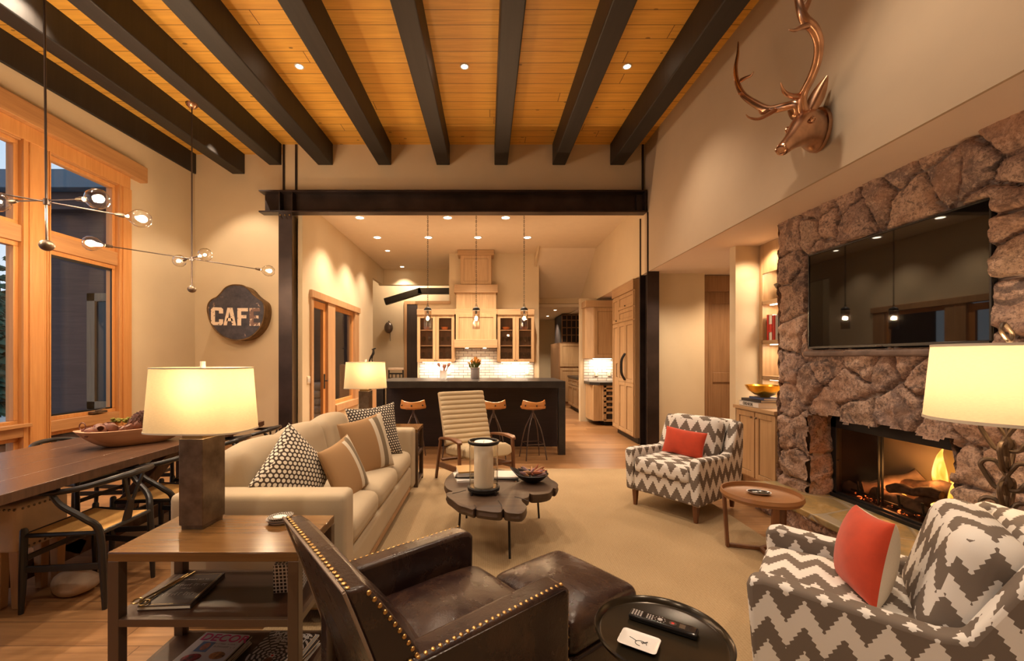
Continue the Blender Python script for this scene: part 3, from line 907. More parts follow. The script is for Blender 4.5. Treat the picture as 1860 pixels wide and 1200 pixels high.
# rooms beyond
wall_y('wall_passage_far', 13.0, 13.12, -4.6, .2, 0, 4.3)
wall_x('wall_passage_left', -4.6, -4.5, 11.0, 13.0, 0, 4.3)
wall_y('wall_passage_recess', 10.55, 10.7, -4.5, XL - .14, 0, 4.3)
g = G(); g.box(-4.6, .3, 11.95, 13.1, 4.2, 4.3); g.box(-4.6, XL - .1, 10.6, 11.95, 4.2, 4.3); struct('ceiling_passage', g, 'kceil', cat='ceiling', smooth=0)
wall_x('wall_passage_right', .1, .2, 10.2, 13.0, 0, 4.3)
wall_x('wall_hallway_left', 1.11, 1.21, 10.2, 15.0, 0, 2.75)
wall_y('wall_hallway_end', 15.0, 15.12, 1.1, 2.9, 0, 2.75)
wall_x('wall_hallway_right', 2.78, 2.90, 12.3, 15.0, 0, 2.75)
g = G(); g.box(1.1, XR + .01, 11.15, 15.1, 2.72, 2.8); g.box(XR, 2.9, 11.9, 15.1, 2.70, 2.8); struct('ceiling_hallway', g, 'kceil', cat='ceiling', smooth=0)
o = struct('trim_passage_beam', G().bar((-2.95, 12.4, 3.02), (-1.9, 12.4, 3.34), .16, .19).bar((-2.0, 12.4, 3.33), (.1, 12.4, 3.33), .16, .17), 'beam', 'curved dark timber beam in the passage behind the kitchen', 'beam', bevel=.01)
# dark door with casing in the passage
d = thing('door_3', 'tall dark door in the passage beyond the kitchen', 'door', kind='structure')
G().box(-2.42, -1.5, 12.95, 13.0, 0, 3.02).build('door_panel', 'darkdoor', d)
g = G(); g.box(-2.50, -2.42, 12.93, 13.0, 0, 3.02); g.box(-2.50, -1.4, 12.93, 13.0, 3.02, 3.12); g.build('door_casing', 'trimwood', d, bevel=.003)
# hallway door edge
d = thing('door_4', 'dark brown door standing open at the hallway mouth', 'door', kind='structure')
G().box(1.22, 1.27, 11.4, 12.2, 0, 2.62).build('door_panel', 'doorwood', d, bevel=.003)
g = G()
for z in (.5, 1.3, 2.2): g.cyl(.012, z, z + .1, 8, TM(1.285, 11.42, 0))
g.build('hinge', 'iron', d)

# kitchen left wall: glazed door plus window in one casing
d = thing('door_1', 'oak framed glazed door in the kitchen side wall', 'door', kind='structure')
x0, x1 = XL - .10, XL + .03
g = G(); g.box(x0, x1, 6.90, 6.99, 0, 2.38); g.box(x0, x1, 7.62, 7.80, 0, 2.38); g.build('door_frame', 'trimwood', d, bevel=.004)
g = G()
for a in ((7.0, 7.10, .0, 2.36), (7.52, 7.62, 0, 2.36), (7.10, 7.52, 0, .28), (7.10, 7.52, 2.24, 2.36)): g.box(XL - .07, XL - .02, *a)
dp = g.build('door_panel', 'fir', d, bevel=.003)
G().box(XL - .05, XL - .042, 7.10, 7.52, .28, 2.24).build('pane', 'glass', dp)
g = G(); g.box(XL - .02, XL - .01, 7.53, 7.58, .86, 1.12); g.tube([(XL - .01, 7.555, 1.0), (XL + .05, 7.555, 1.0), (XL + .055, 7.47, 1.0)], .009, 8)
g.build('door_handle', 'iron', dp)
w = thing('window_5', 'oak framed window beside the glazed door in the kitchen side wall', 'window', kind='structure')
g = G(); g.box(x0, x1, 7.80, 7.98, .40, 2.38); g.box(x0, x1, 9.20, 9.46, .40, 2.38); g.box(x0, x1 + .03, 7.98, 9.46, .40, .53); g.build('window_frame', 'trimwood', w, bevel=.004)
g = G()
for a in ((7.98, 8.03, .53, 2.38), (9.15, 9.20, .53, 2.38), (8.03, 9.15, .53, .60), (8.03, 9.15, 2.30, 2.38)): g.box(XL - .09, XL - .03, *a)
s = g.build('window_sash', 'fir', w, bevel=.003); G().box(XL - .062, XL - .055, 8.03, 9.15, .60, 2.30).build('pane', 'glass', s)
wall_x('wall_under_side_window', XL - .14, XL - .0, 7.80, 9.40, 0, .41)
struct('trim_side_head', G().box(XL - .02, XL + .05, 6.88, 9.50, 2.38, 2.50), 'trimwood', 'oak head casing over the glazed side door and window', 'trim', bevel=.004)
# what stands outside that side window
t = thing('garden_wall', 'brown boarded wall outside the glazed side door', 'outdoor wall', (-4.0, 10.4, -.35))
G().box(-1.2, 1.0, 0, .1, 0, 4.4).build('boards', 'siding', t)
t = thing('stone_pillar', 'pale rubble stone pillar outside the glazed side door', 'pillar', (-3.75, 9.7, -.35))
g = G(); rnd = random.Random(2)
for k in range(7):
    for a in range(2): g.rbox(.26, .26, .17, .06, TM(a * .25 - .12 + rnd.uniform(-.02, .02), rnd.uniform(-.03, .03), .09 + k * .17, rnd.uniform(-.2, .2)), n=3)
g.build('stonework', 'rock', t)
sw = tag(G().rbox(.012, .11, .12, .005, n=2).build('light_switch', 'plate'), 'ivory light switch plate on the kitchen side wall next to the steel column', 'light switch'); sw.location = (XL + .006, 6.84, 1.05)
G().box(.006, .012, -.035, -.012, -.03, .03).build('rocker', 'white', sw); G().box(.006, .012, .012, .035, -.03, .03).build('rocker', 'white', sw)
# ================================================================== FIREPLACE WALL
def stone_patch(yr, zr, seeds, holes=(), res=.016, depth=.06, flip=False, sd=1, prof=None):
    """height field over (y,z): returns y,z,h,tone arrays"""
    ys = np.arange(yr[0], yr[1] + res / 2, res); zs = np.arange(zr[0], zr[1] + res / 2, res)
    Y, Z = np.meshgrid(ys, zs)
    rs = np.random.RandomState(sd)
    # warp for irregular joints
    W = sum(np.sin(Y * f1 + p1) * np.cos(Z * f2 + p2) * a for f1, f2, p1, p2, a in ((9, 11, 1, 2, .018), (23, 19, 3, .5, .010), (47, 53, .3, 1.7, .005)))
    W2 = sum(np.sin(Y * f1 + p1) * np.cos(Z * f2 + p2) * a for f1, f2, p1, p2, a in ((10, 8, 4, .2, .018), (21, 25, .7, 2.5, .010), (51, 43, 2.3, .7, .005)))
    P = np.array(seeds); D = np.hypot((Y + W)[..., None] - P[:, 0], (Z + W2)[..., None] - P[:, 1])
    srt = np.sort(D, axis=-1); idx = np.argmin(D, axis=-1)
    e = (srt[..., 1] - srt[..., 0]) * .5
    prot = rs.uniform(.0, .028, len(P)); ty = rs.uniform(-.06, .06, len(P)); tz = rs.uniform(-.06, .06, len(P))
    h = depth + prot[idx] + ty[idx] * (Y - P[idx, 0]) + tz[idx] * (Z - P[idx, 1])
    ns = np.zeros_like(Y)
    for f, a in ((17, .010), (38, .006), (83, .0035), (160, .002)):
        p = rs.uniform(0, 6, 4); ns += a * np.sin(Y * f + p[0] + 2 * np.sin(Z * f * .6 + p[1])) * np.cos(Z * f * 1.1 + p[2] + 1.5 * np.sin(Y * f * .5 + p[3]))
    k = np.clip((e - .003) / .020, 0, 1); k = np.sqrt(1 - (1 - k) ** 2)
    h = (h + ns * 1.3) * k
    base = np.array([[.36, .23, .17], [.26, .17, .135], [.44, .30, .22], [.32, .21, .17], [.42, .27, .20], [.22, .155, .135]])
    c = base[rs.randint(0, len(base), len(P))] * rs.uniform(.85, 1.15, (len(P), 1))
    tone = np.concatenate([c[idx], (e > .005).astype(float)[..., None]], axis=-1)
    return ys, zs, Y, Z, h, tone

def seeds_px(lst, X=XS):
    out = []
    for px, py in lst:
        d = F * X / (px - CX); out.append((d, EYE - (py - CY) * d / F))
    return out
SEEDS = seeds_px([(1436, 430), (1440, 486), (1437, 548), (1447, 608), (1436, 668), (1441, 728), (1432, 783), (1461, 783), (1445, 848), (1447, 888),
                  (1478, 425), (1510, 408), (1498, 372), (1556, 392), (1540, 365), (1605, 352), (1660, 352), (1640, 318), (1722, 302), (1700, 270), (1790, 290), (1840, 245), (1850, 310),
                  (1838, 345), (1822, 425), (1848, 452), (1838, 560), (1815, 640), (1500, 448), (1470, 520), (1480, 620),
                  (1505, 662), (1548, 712), (1581, 650), (1613, 668), (1650, 655), (1690, 685), (1470, 700), (1500, 738), (1643, 742), (1560, 745), (1722, 720), (1790, 775), (1830, 700),
                  (1768, 850), (1826, 845), (1786, 925), (1840, 930), (1760, 980), (1800, 1010), (1850, 770), (1715, 800)])
rs_ = random.Random(3)
SEEDS += [(1.1 + .33 * i + rs_.uniform(-.06, .06), .2 + .36 * j + rs_.uniform(-.08, .08)) for i in range(3) for j in range(8)]
fp = thing('fireplace', 'fieldstone fireplace wall with a wide black firebox and a lit gas fire', 'fireplace', (0, 0, 0))
OY0, OY1, OZ0, OZ1 = 2.61, 3.79, .20, .885
ys, zs, Y, Z, H, tone = stone_patch((.9, 4.19), (0, 2.70), SEEDS)
g = G()
edge = np.minimum(1, np.minimum((4.19 - Y) / .03, 1)); H = H * np.clip(edge, 0, 1) ** .5
ragged = .018 * np.sin(Y * 11) + .012 * np.sin(Y * 29 + 1) + .012
ragl = .010 * np.sin(Z * 13) + .008 * np.sin(Z * 31)
inside = (Y > OY0 + ragl) & (Y < OY1 + ragl) & (Z > OZ0 - .02) & (Z < OZ1 + ragged)
tvr = (Y > 2.405) & (Y < 3.80) & (Z > 1.46) & (Z < 2.32)
H = np.where(tvr, np.minimum(H, .015), H)
H = H - .035
ledge = (Y > 2.3) & (Y < 3.82) & (Z > 1.40) & (Z <= 1.46)
vs = np.stack([XS - H, Y, Z], axis=-1).reshape(-1, 3)
ny, nz = len(ys), len(zs)
fs = []
ins = inside
for j in range(nz - 1):
    for i in range(ny - 1):
        if ins[j, i] or ins[j + 1, i + 1] or ins[j, i + 1] or ins[j + 1, i]: continue
        a = j * ny + i; fs.append((a, a + ny, a + ny + 1, a + 1))
g.v = [tuple(p) for p in vs]; g.f = fs
g.tone = tone.reshape(-1, 4)
st = g.build('stone_facing', 'stone', fp, smooth=70)
# jambs and lintel underside of the opening, and the far end of the stone wall
def patch(name, plane, ur, vr, at_, sd, seeds, rot):
    us, vv, U, V, h, tn = stone_patch(ur, vr, seeds, sd=sd, depth=.02)
    h = h - .02
    if plane == 'y': P = np.stack([U, at_ + rot * h, V], axis=-1)
    else: P = np.stack([U, V, at_ + rot * h], axis=-1)
    gg = G(); gg.v = [tuple(p) for p in P.reshape(-1, 3)]; n = len(us)
    gg.f = [(j * n + i, j * n + i + 1, (j + 1) * n + i + 1, (j + 1) * n + i) for j in range(len(vv) - 1) for i in range(n - 1)]
    gg.tone = tn.reshape(-1, 4)
    return gg.build(name, 'stone', fp, smooth=70)
patch('stone_jamb', 'y', (XS - .02, XS + .20), (OZ0 - .02, OZ1 + .08), OY1 + .01, 4, [(XS + .09, .36), (XS + .09, .74)], -1)
patch('stone_jamb', 'y', (XS - .02, XS + .20), (OZ0 - .02, OZ1 + .08), OY0 - .01, 5, [(XS + .09, .4), (XS + .09, .8)], 1)
patch('stone_end', 'y', (XS - .02, XS + .32), (0, 2.70), 4.19, 6, [(XS + .15, .2 + .35 * k) for k in range(8)], 1)
g = G(); g.box(XS + .02, XS + .10, .9, OY0 - .005, 0, 2.70); g.box(XS + .02, XS + .10, OY1 + .005, 4.18, 0, 2.70); g.box(XS + .02, XS + .10, OY0 - .01, OY1 + .01, OZ1 + .03, 2.70)
g.box(XS + .02, XS + .22, OY0 - .01, OY1 + .01, OZ1 + .03, OZ1 + .06)
g.build('backing', 'rock', fp, smooth=0)
# the stone ledge under the tv
G().rbox(.13, 1.50, .045, .015, TM(XS + .0, 3.06, 1.435), n=6, wob=.01).build('stone_ledge', plain('dark_ledge_stone', (.17, .12, .10), .8, var=.3, vs=9), fp)
# hearth
g = G(); g.rbox(.60, 3.30, .055, .012, TM(2.80, 2.55, .173), n=10); g.build('hearth_slab', 'flag', fp)
g = G(); ysh, zsh, Yh, Zh, hh, tn = stone_patch((.95, 4.18), (0, .15), [(1.0 + .26 * k + .05 * math.sin(k * 5), .04 + .07 * (k % 2)) for k in range(13)], sd=9, depth=.03, res=.014)
g.v = [tuple(p) for p in np.stack([2.56 - hh, Yh, Zh], axis=-1).reshape(-1, 3)]; n = len(ysh)
g.f = [(j * n + i, (j + 1) * n + i, (j + 1) * n + i + 1, j * n + i + 1) for j in range(len(zsh) - 1) for i in range(n - 1)]; g.tone = tn.reshape(-1, 4)
g.build('hearth_base', 'stone', fp, smooth=70)
G().box(2.57, 2.95, .96, 4.17, 0, .145).build('hearth_core', 'rock', fp)
# firebox
xf = XS + .17
g = G()
for a in ((OY0 - .0, OY0 + .05, OZ0 + .0, OZ1 + .06), (OY1 - .06, OY1, OZ0, OZ1 + .06), (OY0, OY1, OZ1 - .09, OZ1 + .06), (OY0, OY1, OZ0, OZ0 + .045)): g.box(xf, xf + .03, *a)
g.box(xf - .03, xf + .0, OY0, OY1, OZ0, OZ0 + .03)
g.build('firebox_frame', 'iron', fp, bevel=.003)
firebrick = plain('sooty_firebrick', (.016, .009, .007), .9, var=.4, vs=8)
g = G(); g.box(xf + .56, xf + .60, OY0, OY1, OZ0, OZ1 + .05); g.box(xf + .03, xf + .56, OY0 - .0, OY0 + .02, OZ0, OZ1 + .05); g.box(xf + .03, xf + .56, OY1 - .02, OY1, OZ0, OZ1 + .05)
g.box(xf + .03, xf + .6, OY0, OY1, OZ0 - .02, OZ0 + .02); g.box(xf + .03, xf + .6, OY0, OY1, OZ1 + .0, OZ1 + .05)
g.build('firebox_lining', firebrick, fp)
G().box(xf + .012, xf + .016, OY0 + .05, OY1 - .06, OZ0 + .045, OZ1 - .09).build('glass_front', glass_mat('fireplace_glass', (.92, .88, .84), .22, .05), fp)
g = G()
for y in (3.33, 3.36): g.box(xf + .03, xf + .045, y, y + .008, OZ0 + .05, OZ1 - .09)
g.tube([(xf - .01, OY1 - .09, .52), (xf + .01, OY1 - .09, .52)], .006, 6)
g.build('screen_edge', 'iron', fp)
mm = glass_mat('brown_mesh', (.62, .52, .48), .25, .6)
g = G(); rings = [[(xf + .05 + .006 * math.sin(k * 1.3), 3.38 + .36 * k / 40, z) for k in range(41)] for z in (OZ0 + .045, OZ1 - .09)]
g.loft(rings, cap=False, closed=False); g.build('mesh_curtain', mm, fp, smooth=80)
# logs, embers, flame
charred = plain('charred_log', (.10, .055, .035), .9, var=.6, vs=22, bump=.6, bs=18)
ash = plain('pale_log_end', (.26, .18, .13), .9, var=.3, vs=16, bump=.4, bs=20)
xm = xf + .26
LG = [((xm + .08, 3.30, .36), (xm + .05, 2.68, .46), .058, charred), ((xm - .06, 3.38, .30), (xm - .10, 2.75, .27), .052, charred), ((xm - .12, 3.34, .30), (xm + .14, 3.12, .47), .050, ash),
      ((xm - .10, 2.98, .28), (xm + .12, 2.72, .50), .045, charred), ((xm + .12, 3.42, .29), (xm + .12, 2.7, .30), .06, charred), ((xm - .13, 3.1, .38), (xm - .05, 2.78, .43), .035, charred),
      ((xm - .14, 3.52, .27), (xm - .02, 3.28, .29), .042, ash)]
for i, (a, b, r, mt) in enumerate(LG):
    a = (a[0], a[1] + .28, a[2]); b = (b[0], b[1] + .28, b[2])
    pts = [Vector(a).lerp(Vector(b), k / 6) + Vector((0, 0, .010 * math.sin(k * 2 + i))) for k in range(7)]
    G().tube(pts, [r * (1 + .12 * math.sin(k * 1.9 + i)) for k in range(7)], 12).build('log', mt, fp)
g = G()
for y in (3.08, 3.26, 3.44, 3.62): g.tube([(xm - .17, y, OZ0 + .16), (xm - .16, y, OZ0 + .08), (xm + .2, y, OZ0 + .075)], .009, 6)
g.tube([(xm - .15, 2.95, OZ0 + .07), (xm - .15, 3.70, OZ0 + .07)], .009, 6)
g.build('grate', 'iron', fp)
ember = Mat('glowing_embers', (.08, .03, .02), .9); q = ember.noise(None, 26, 3)
ember.set('Emission Color', (1, .16, .03, 1)); ember.set('Emission Strength', q.ramp(.55, .75) * 3.5)
g = G(); rnd = random.Random(8)
for k in range(70): g.ell(rnd.uniform(.012, .03), rnd.uniform(.012, .035), rnd.uniform(.008, .018), 5, TM(xm + rnd.uniform(-.2, .2), rnd.uniform(2.95, 3.72), OZ0 + .035 + rnd.uniform(0, .02), rnd.uniform(0, 3)))
tag(g.build('ember', ember.m, fp), None, kind='stuff')
def tongue(x, y, z, w, h, bend, seed, tw=0):
    rings = []; n = 14
    for i in range(n + 1):
        t = i / n; r = w * (math.sin(math.pi * min(1, (t + .12) / 1.12)) ** .8) * (1 - t) ** .45 + .001
        cx = x + .02 * math.sin(t * 7 + seed); cy = y + bend * t * t + .028 * math.sin(t * 8 + seed) * t
        rings.append([(cx + math.cos(a) * r * .35, cy + math.sin(a) * r, z + h * t) for a in [2 * math.pi * k / 10 for k in range(10)]])
    return rings
g = G()
g.loft(tongue(xm + .10, 3.22, .38, .070, .36, -.03, 1)).loft(tongue(xm + .12, 3.12, .38, .045, .24, -.02, 2)).loft(tongue(xm + .0, 3.03, .34, .035, .26, -.03, 3)).loft(tongue(xm + .14, 3.29, .38, .032, .18, .0, 5))
g.loft(tongue(xm - .02, 3.14, .32, .03, .14, .03, 4)).loft(tongue(xm + .02, 3.42, .29, .02, .06, .0, 6)).loft(tongue(xm - .1, 3.28, .25, .02, .05, .0, 7))
fl = g.build('flame', 'flame', fp)
lamp('POINT', (xm + .0, 3.18, .50), 2.2, (1, .45, .13), .08, parent=fp, name='fire_glow')
lamp('POINT', (xm - .08, 3.40, .33), 2, (1, .35, .10), .06, parent=fp, name='fire_glow')

# ------------------------------------------------------------------ television
tv = thing('television', 'large black flat television mounted on the stone above the fire', 'television', (XS - .02, 3.10, 1.8925))
w, h = 1.38 / 2, .825 / 2
G().box(.0, .03, -w, w, -h, h).build('casing', 'tvframe', tv, bevel=.004)
G().box(-.004, .0, -w + .013, w - .013, -h + .022, h - .013).build('screen', 'screen', tv)
g = G()
for a in ((-w, w, h - .013, h), (-w, w, -h, -h + .022), (-w, -w + .013, -h, h), (w - .013, w, -h, h)): g.box(-.010, .0, *a)
g.build('bezel', 'tvframe', tv, bevel=.003)
G().rbox(.008, .05, .008, .003, TM(-.013, -.0, -h + .006), n=2).build('badge', 'gun', tv)
t = tag(G().rbox(.05, .09, .015, .006, n=3).build('small_red_box', 'red'), 'small red box on the stone ledge just right of the television', 'box'); t.location = (XS - .04, 2.42, 1.4665)

# ------------------------------------------------------------------ bookcase niche and base cabinet
XB = 3.15
bc = thing('bookcase', 'oak built-in bookcase lit from within beside the stone fireplace', 'bookcase', (0, 0, 0))
y0, y1 = 4.26, 4.975
g = G(); g.box(XB, 3.46, y1 - .045, y1, .88, ZS); g.box(XB, 3.46, y0, y0 + .03, .88, ZS); g.box(XB, XB + .02, y1 - .06, y1 - .046, .88, ZS); g.build('side_panel', 'cab', bc, bevel=.002)
G().box(3.44, 3.47, y0, y1, .88, ZS).build('back_panel', 'cab', bc)
G().box(XB, XB + .03, y0 + .031, y1 - .061, 2.36, ZS - .002).build('top_panel', 'cab', bc, bevel=.002)
for z in (2.05, 1.60, 1.20):
    s = G().box(XB - .0, 3.44, y0 + .03, y1 - .045, z - .045, z).build('shelf', 'cab_h', bc, bevel=.002)
    G().box(XB + .06, XB + .09, y0 + .1, y1 - .1, z - .052, z - .045).build('strip_light', 'undercab', s)
    lamp('AREA', (XB + .10, 4.6, z - .06), 1.5, WARM2, (.04, .5), parent=None, name='shelf_light')
G().box(XB + .06, XB + .09, y0 + .1, y1 - .1, 2.40, 2.41).build('strip_light', 'undercab', bc)
lamp('AREA', (XB + .10, 4.6, 2.39), 1.8, WARM2, (.04, .5), name='shelf_light')
def door(g, plane, at_, u0, u1, z0, z1, sg=-1, rail=.055, t=.02):
    """shaker door: frame plus recessed panel. plane x or y; sg: which way it faces"""
    def b(a, c, d, e, o, th):
        lo, hi = sorted((at_ + sg * o, at_ + sg * (o + th)))
        if plane == 'x': g.box(lo, hi, a, c, d, e)
        else: g.box(a, c, lo, hi, d, e)
    b(u0, u1, z0, z1, 0, t * .45)
    for q in ((u0, u0 + rail, z0, z1), (u1 - rail, u1, z0, z1), (u0 + rail, u1 - rail, z0, z0 + rail), (u0 + rail, u1 - rail, z1 - rail, z1)): b(*q, t * .45, t * .55)
def groove(g, plane, at_, u0, u1, z0, z1, sg=-1, rail=.055, t=.02, w=.006):
    def b(a, c, d, e):
        lo, hi = sorted((at_ + sg * t * .45, at_ + sg * t * .52))
        if plane == 'x': g.box(lo, hi, a, c, d, e)
        else: g.box(a, c, lo, hi, d, e)
    a0, a1, c0, c1 = u0 + rail, u1 - rail, z0 + rail, z1 - rail
    for q in ((a0, a0 + w, c0, c1), (a1 - w, a1, c0, c1), (a0, a1, c0, c0 + w), (a0, a1, c1 - w, c1)): b(*q)
def add_door(par, plane, at_, u0, u1, z0, z1, sg=-1, rail=.055, name='door', mat='cab'):
    g = G(); door(g, plane, at_, u0, u1, z0, z1, sg, rail); d = g.build(name, mat, par, bevel=.0015)
    g = G(); groove(g, plane, at_, u0, u1, z0, z1, sg, rail); g.build('groove', 'groove', d, smooth=0)
    return d
cb = thing('base_cabinet', 'oak base cabinet with two panelled doors left of the fireplace', 'cabinet', (0, 0, 0))
G().box(2.89, 3.46, 4.27, 4.97, .09, .83).build('body', 'cab', cb)
G().box(2.95, 3.46, 4.27, 4.955, 0, .09).build('toe_kick', 'trimwood', cb)
G().box(2.845, 3.46, 4.26, 4.975, .83, .87).build('counter', 'cab_h', cb, bevel=.003)
for a, b, ky in ((4.62, 4.95, 4.65), (4.28, 4.60, 4.57)):
    d = add_door(cb, 'x', 2.89, a, b, .11, .815)
    G().ell(.012, .012, .012, 8, TM(2.855, ky, .76)).build('knob', 'bronze', d)
# things on the shelves
def book(name_, dims, mat, loc, rz, label, group=None, spine=None, lay=False):
    """dims: thickness, height, depth. standing with the spine towards -x; lying when lay"""
    th, h, dp = dims
    t = thing(name_, label, 'book', loc, rz, group)
    g = G(); c = .004
    if not lay:
        g.box(0, dp, -th / 2, -th / 2 + c, 0, h); g.box(0, dp, th / 2 - c, th / 2, 0, h); g.box(0, c, -th / 2, th / 2, 0, h); g.build('cover', mat, t)
        G().box(c, dp - .006, -th / 2 + c, th / 2 - c, .003, h - .004).build('pages', 'paper', t)
    else:
        g.box(-dp / 2, dp / 2, -h / 2, h / 2, 0, c); g.box(-dp / 2, dp / 2, -h / 2, h / 2, th - c, th); g.box(-dp / 2, -dp / 2 + c, -h / 2, h / 2, 0, th); g.build('cover', mat, t)
        G().box(-dp / 2 + c, dp / 2 - .005, -h / 2 + .004, h / 2 - .004, c, th - c).build('pages', 'paper', t)
    return t
yy = 4.885
for i, (th, h, mt, lb) in enumerate(((.035, .29, 'red', 'tall red book at the outer end of the lit shelf row'), (.055, .285, 'whitecover', 'thick white book between two red books'),
                                     (.030, .275, 'red', 'red book right of the thick white book'), (.02, .275, 'red', 'thin red book third from the wall side'),
                                     (.018, .27, 'whitecover', 'thin white book beside the dark ones'), (.022, .28, 'greyish', 'grey book next to the black one'), (.04, .265, 'blackcover', 'black book close to the stone edge'), (.04, .26, 'blackcover', 'last black book, half behind the stone edge'))):
    b = book('book', (th, h, .20), mt, (XB + .03, yy - th / 2, 1.60), 0, lb, 'books upright on the lit shelf')
    if i == 1: G().box(-.002, 0, -.026, .026, .09, .18).build('spine_label', 'red', b)
    yy -= th + .002
t = thing('wire_bowl', 'black openwork bowl with pointed ends on the top lit shelf', 'bowl', (XB + .13, 4.62, 2.05))
g = G(); rings = []
for i in range(9):
    a = i / 8; r = .035 + .165 * a ** .7
    rings.append([(math.cos(q) * r * .55, math.sin(q) * r * 1.25, .004 + .17 * a ** 1.3) for q in [2 * math.pi * k / 32 for k in range(32)]])
rings += [[(x * .97, y * .97, z + .002) for x, y, z in r] for r in rings[::-1]]
g.loft(rings, cap=True); g.build('bowl', 'iron', t)
g = G()
for k in range(12):
    q = 2 * math.pi * k / 12; g.tube([(math.cos(q) * .09, math.sin(q) * .20, .11), (math.cos(q) * .10, math.sin(q) * .215, .13)], .004, 5)
g.build('cutout', 'wax', t)
t = thing('ceramic_jar', 'white ribbed ceramic jar on the lower lit shelf', 'jar', (XB + .12, 4.52, 1.202))
pr = [(.07, 0)] + [(.085 + .003 * (k % 2), .01 + .012 * k) for k in range(19)] + [(.06, .245), (.03, .25)]
G().lathe(pr, 28).build('body', 'white', t); G().lathe([(.03, .25), (.028, .275), (.012, .285), (.014, .30), (.001, .305)], 16).build('lid', 'white', t)
b = book('coffee_table_book', (.055, .34, .26), 'whitecover', (2.99, 4.70, .87), 0, 'white book lying on the cabinet counter, under the black and blue ones', lay=True)
tg = text_g('OKHIOR', .046, Matrix.Translation((-.1335, 0.01, .027)) @ Matrix.Rotation(R(-90), 4, 'Z') @ Matrix.Rotation(R(90), 4, 'X'), .0006)
tg.build('spine_lettering', 'blackcover', b, smooth=0)
b = book('art_book', (.030, .32, .24), 'blackcover', (3.0, 4.70, .925), R(3), 'black book lying between the white book and the blue one', lay=True)
b2 = book('slim_book', (.022, .28, .20), 'bluecover', (3.01, 4.64, .955), R(-4), 'slim blue grey book directly under the gilt bowl', lay=True)
t = thing('gilt_bowl', 'shiny golden yellow bowl standing on the stack of books', 'bowl', (3.0, 4.64, .977))
G().lathe([(.045, 0), (.05, .01), (.10, .03), (.16, .075), (.19, .13), (.186, .13), (.155, .08), (.095, .036), (.001, .014)], 40).build('bowl', 'gold', t)

# ------------------------------------------------------------------ deer head on the antler wall
dh = thing('deer_head', 'copper coloured stag head with tall antlers on the upper wall', 'wall sculpture', (0, 0, 0))
def ring_at(c, dirv, ru, rv, n=18, sq=1.0):
    d = Vector(dirv).normalized(); u = Vector((0, 0, 1)); a = d.cross(u).normalized(); b = a.cross(d).normalized()
    return [Vector(c) + a * (math.cos(q) * ru) + b * ((math.sin(q) * rv) * (sq if math.sin(q) < 0 else 1)) for q in [2 * math.pi * k / n for k in range(n)]]
wp = Vector((2.415, 3.13, 3.06)); nose = Vector((1.97, 2.885, 2.79))
ax = (nose - wp)
C = [(0, .115, .15, (-1, 0, 0), (0, 0, 0)), (.10, .11, .15, (-1, 0, 0), (0, 0, .0)), (.22, .098, .145, (-1, -.3, -.1), (0, 0, .035)), (.36, .094, .125, (-1, -.45, -.4), (0, 0, .065)),
     (.48, .082, .105, (-1, -.5, -.6), (0, 0, .062)), (.60, .062, .080, (-1, -.5, -.75), (0, 0, .045)), (.74, .047, .056, (-1, -.5, -.8), (0, 0, .028)), (.88, .042, .046, (-1, -.5, -.8), (0, 0, .012)), (.97, .043, .043, (-1, -.5, -.8), (0, 0, .003)), (1.0, .030, .028, (-1, -.5, -.8), (0, 0, 0))]
rings = [ring_at(wp + ax * t + Vector(o), dv, a, b) for t, a, b, dv, o in C]
G().loft(rings).build('head', 'copper', dh, sub=1)
G().loft([ring_at(wp + Vector((.004, 0, 0)), (-1, 0, 0), .125, .16), ring_at(wp + Vector((-.02, 0, 0)), (-1, 0, 0), .122, .157)]).build('mounting_plate', 'copper', dh)
fwd = Vector((-1, -.5, -.7)).normalized(); side = fwd.cross(Vector((0, 0, 1))).normalized(); up = side.cross(fwd).normalized()
for sg in (-1, 1):
    c = wp + ax * .47 + Vector((0, 0, .075)) + side * (.074 * sg) + up * .03
    e = G().ell(.016, .016, .016, 8, TM(*c)).build('eye', 'copper', dh)
    G().tube([c + fwd * (.028 * math.cos(q)) + up * (.019 * math.sin(q)) + side * (.006 * sg) for q in [2 * math.pi * k / 14 for k in range(14)]], .0055, 6, True).build('eyelid', 'copper', e)
    c = nose + side * (.028 * sg) + up * .012 - fwd * .012
    G().tube([c + fwd * (.012 * math.cos(q)) + up * (.009 * math.sin(q)) for q in [2 * math.pi * k / 10 for k in range(10)]], .0045, 6, True).build('nostril', 'copper', dh)
G().tube([nose - up * .028 + side * .03 - fwd * .05, nose - up * .022 + side * .012 + fwd * .004, nose - up * .022 - side * .012 + fwd * .004, nose - up * .028 - side * .03 - fwd * .05], .004, 6).build('mouth', 'copper', dh)
def ear(base, tip, wdt):
    base, tip = Vector(base), Vector(tip); d = (tip - base); L = d.length; d.normalize()
    s = d.cross(Vector((2.3, 3.0, 1.8))).normalized(); nn = s.cross(d).normalized(); rings = []
    for i in range(11):
        t = i / 10; w = wdt * (math.sin(math.pi * (t * .9 + .07)) ** .7) * (1 - .35 * t)
        rg = []
        for k in range(9):
            u = -1 + k / 4; rg.append(base + d * L * t + s * (w * u) + nn * (w * .55 * u * u))
        for k in range(8, -1, -1):
            u = -1 + k / 4; rg.append(base + d * L * t + s * (w * u * .97) + nn * (w * .55 * u * u + .008))
        rings.append(rg)
    return G().loft(rings)
ear(at(1470, 204, 3.04), at(1503, 137, 2.98), .056).build('ear', 'copper', dh)
ear(at(1447, 214, 3.12), at(1430, 196, 3.32), .036).build('ear', 'copper', dh)
def P3(l): return [at(*p) for p in l]
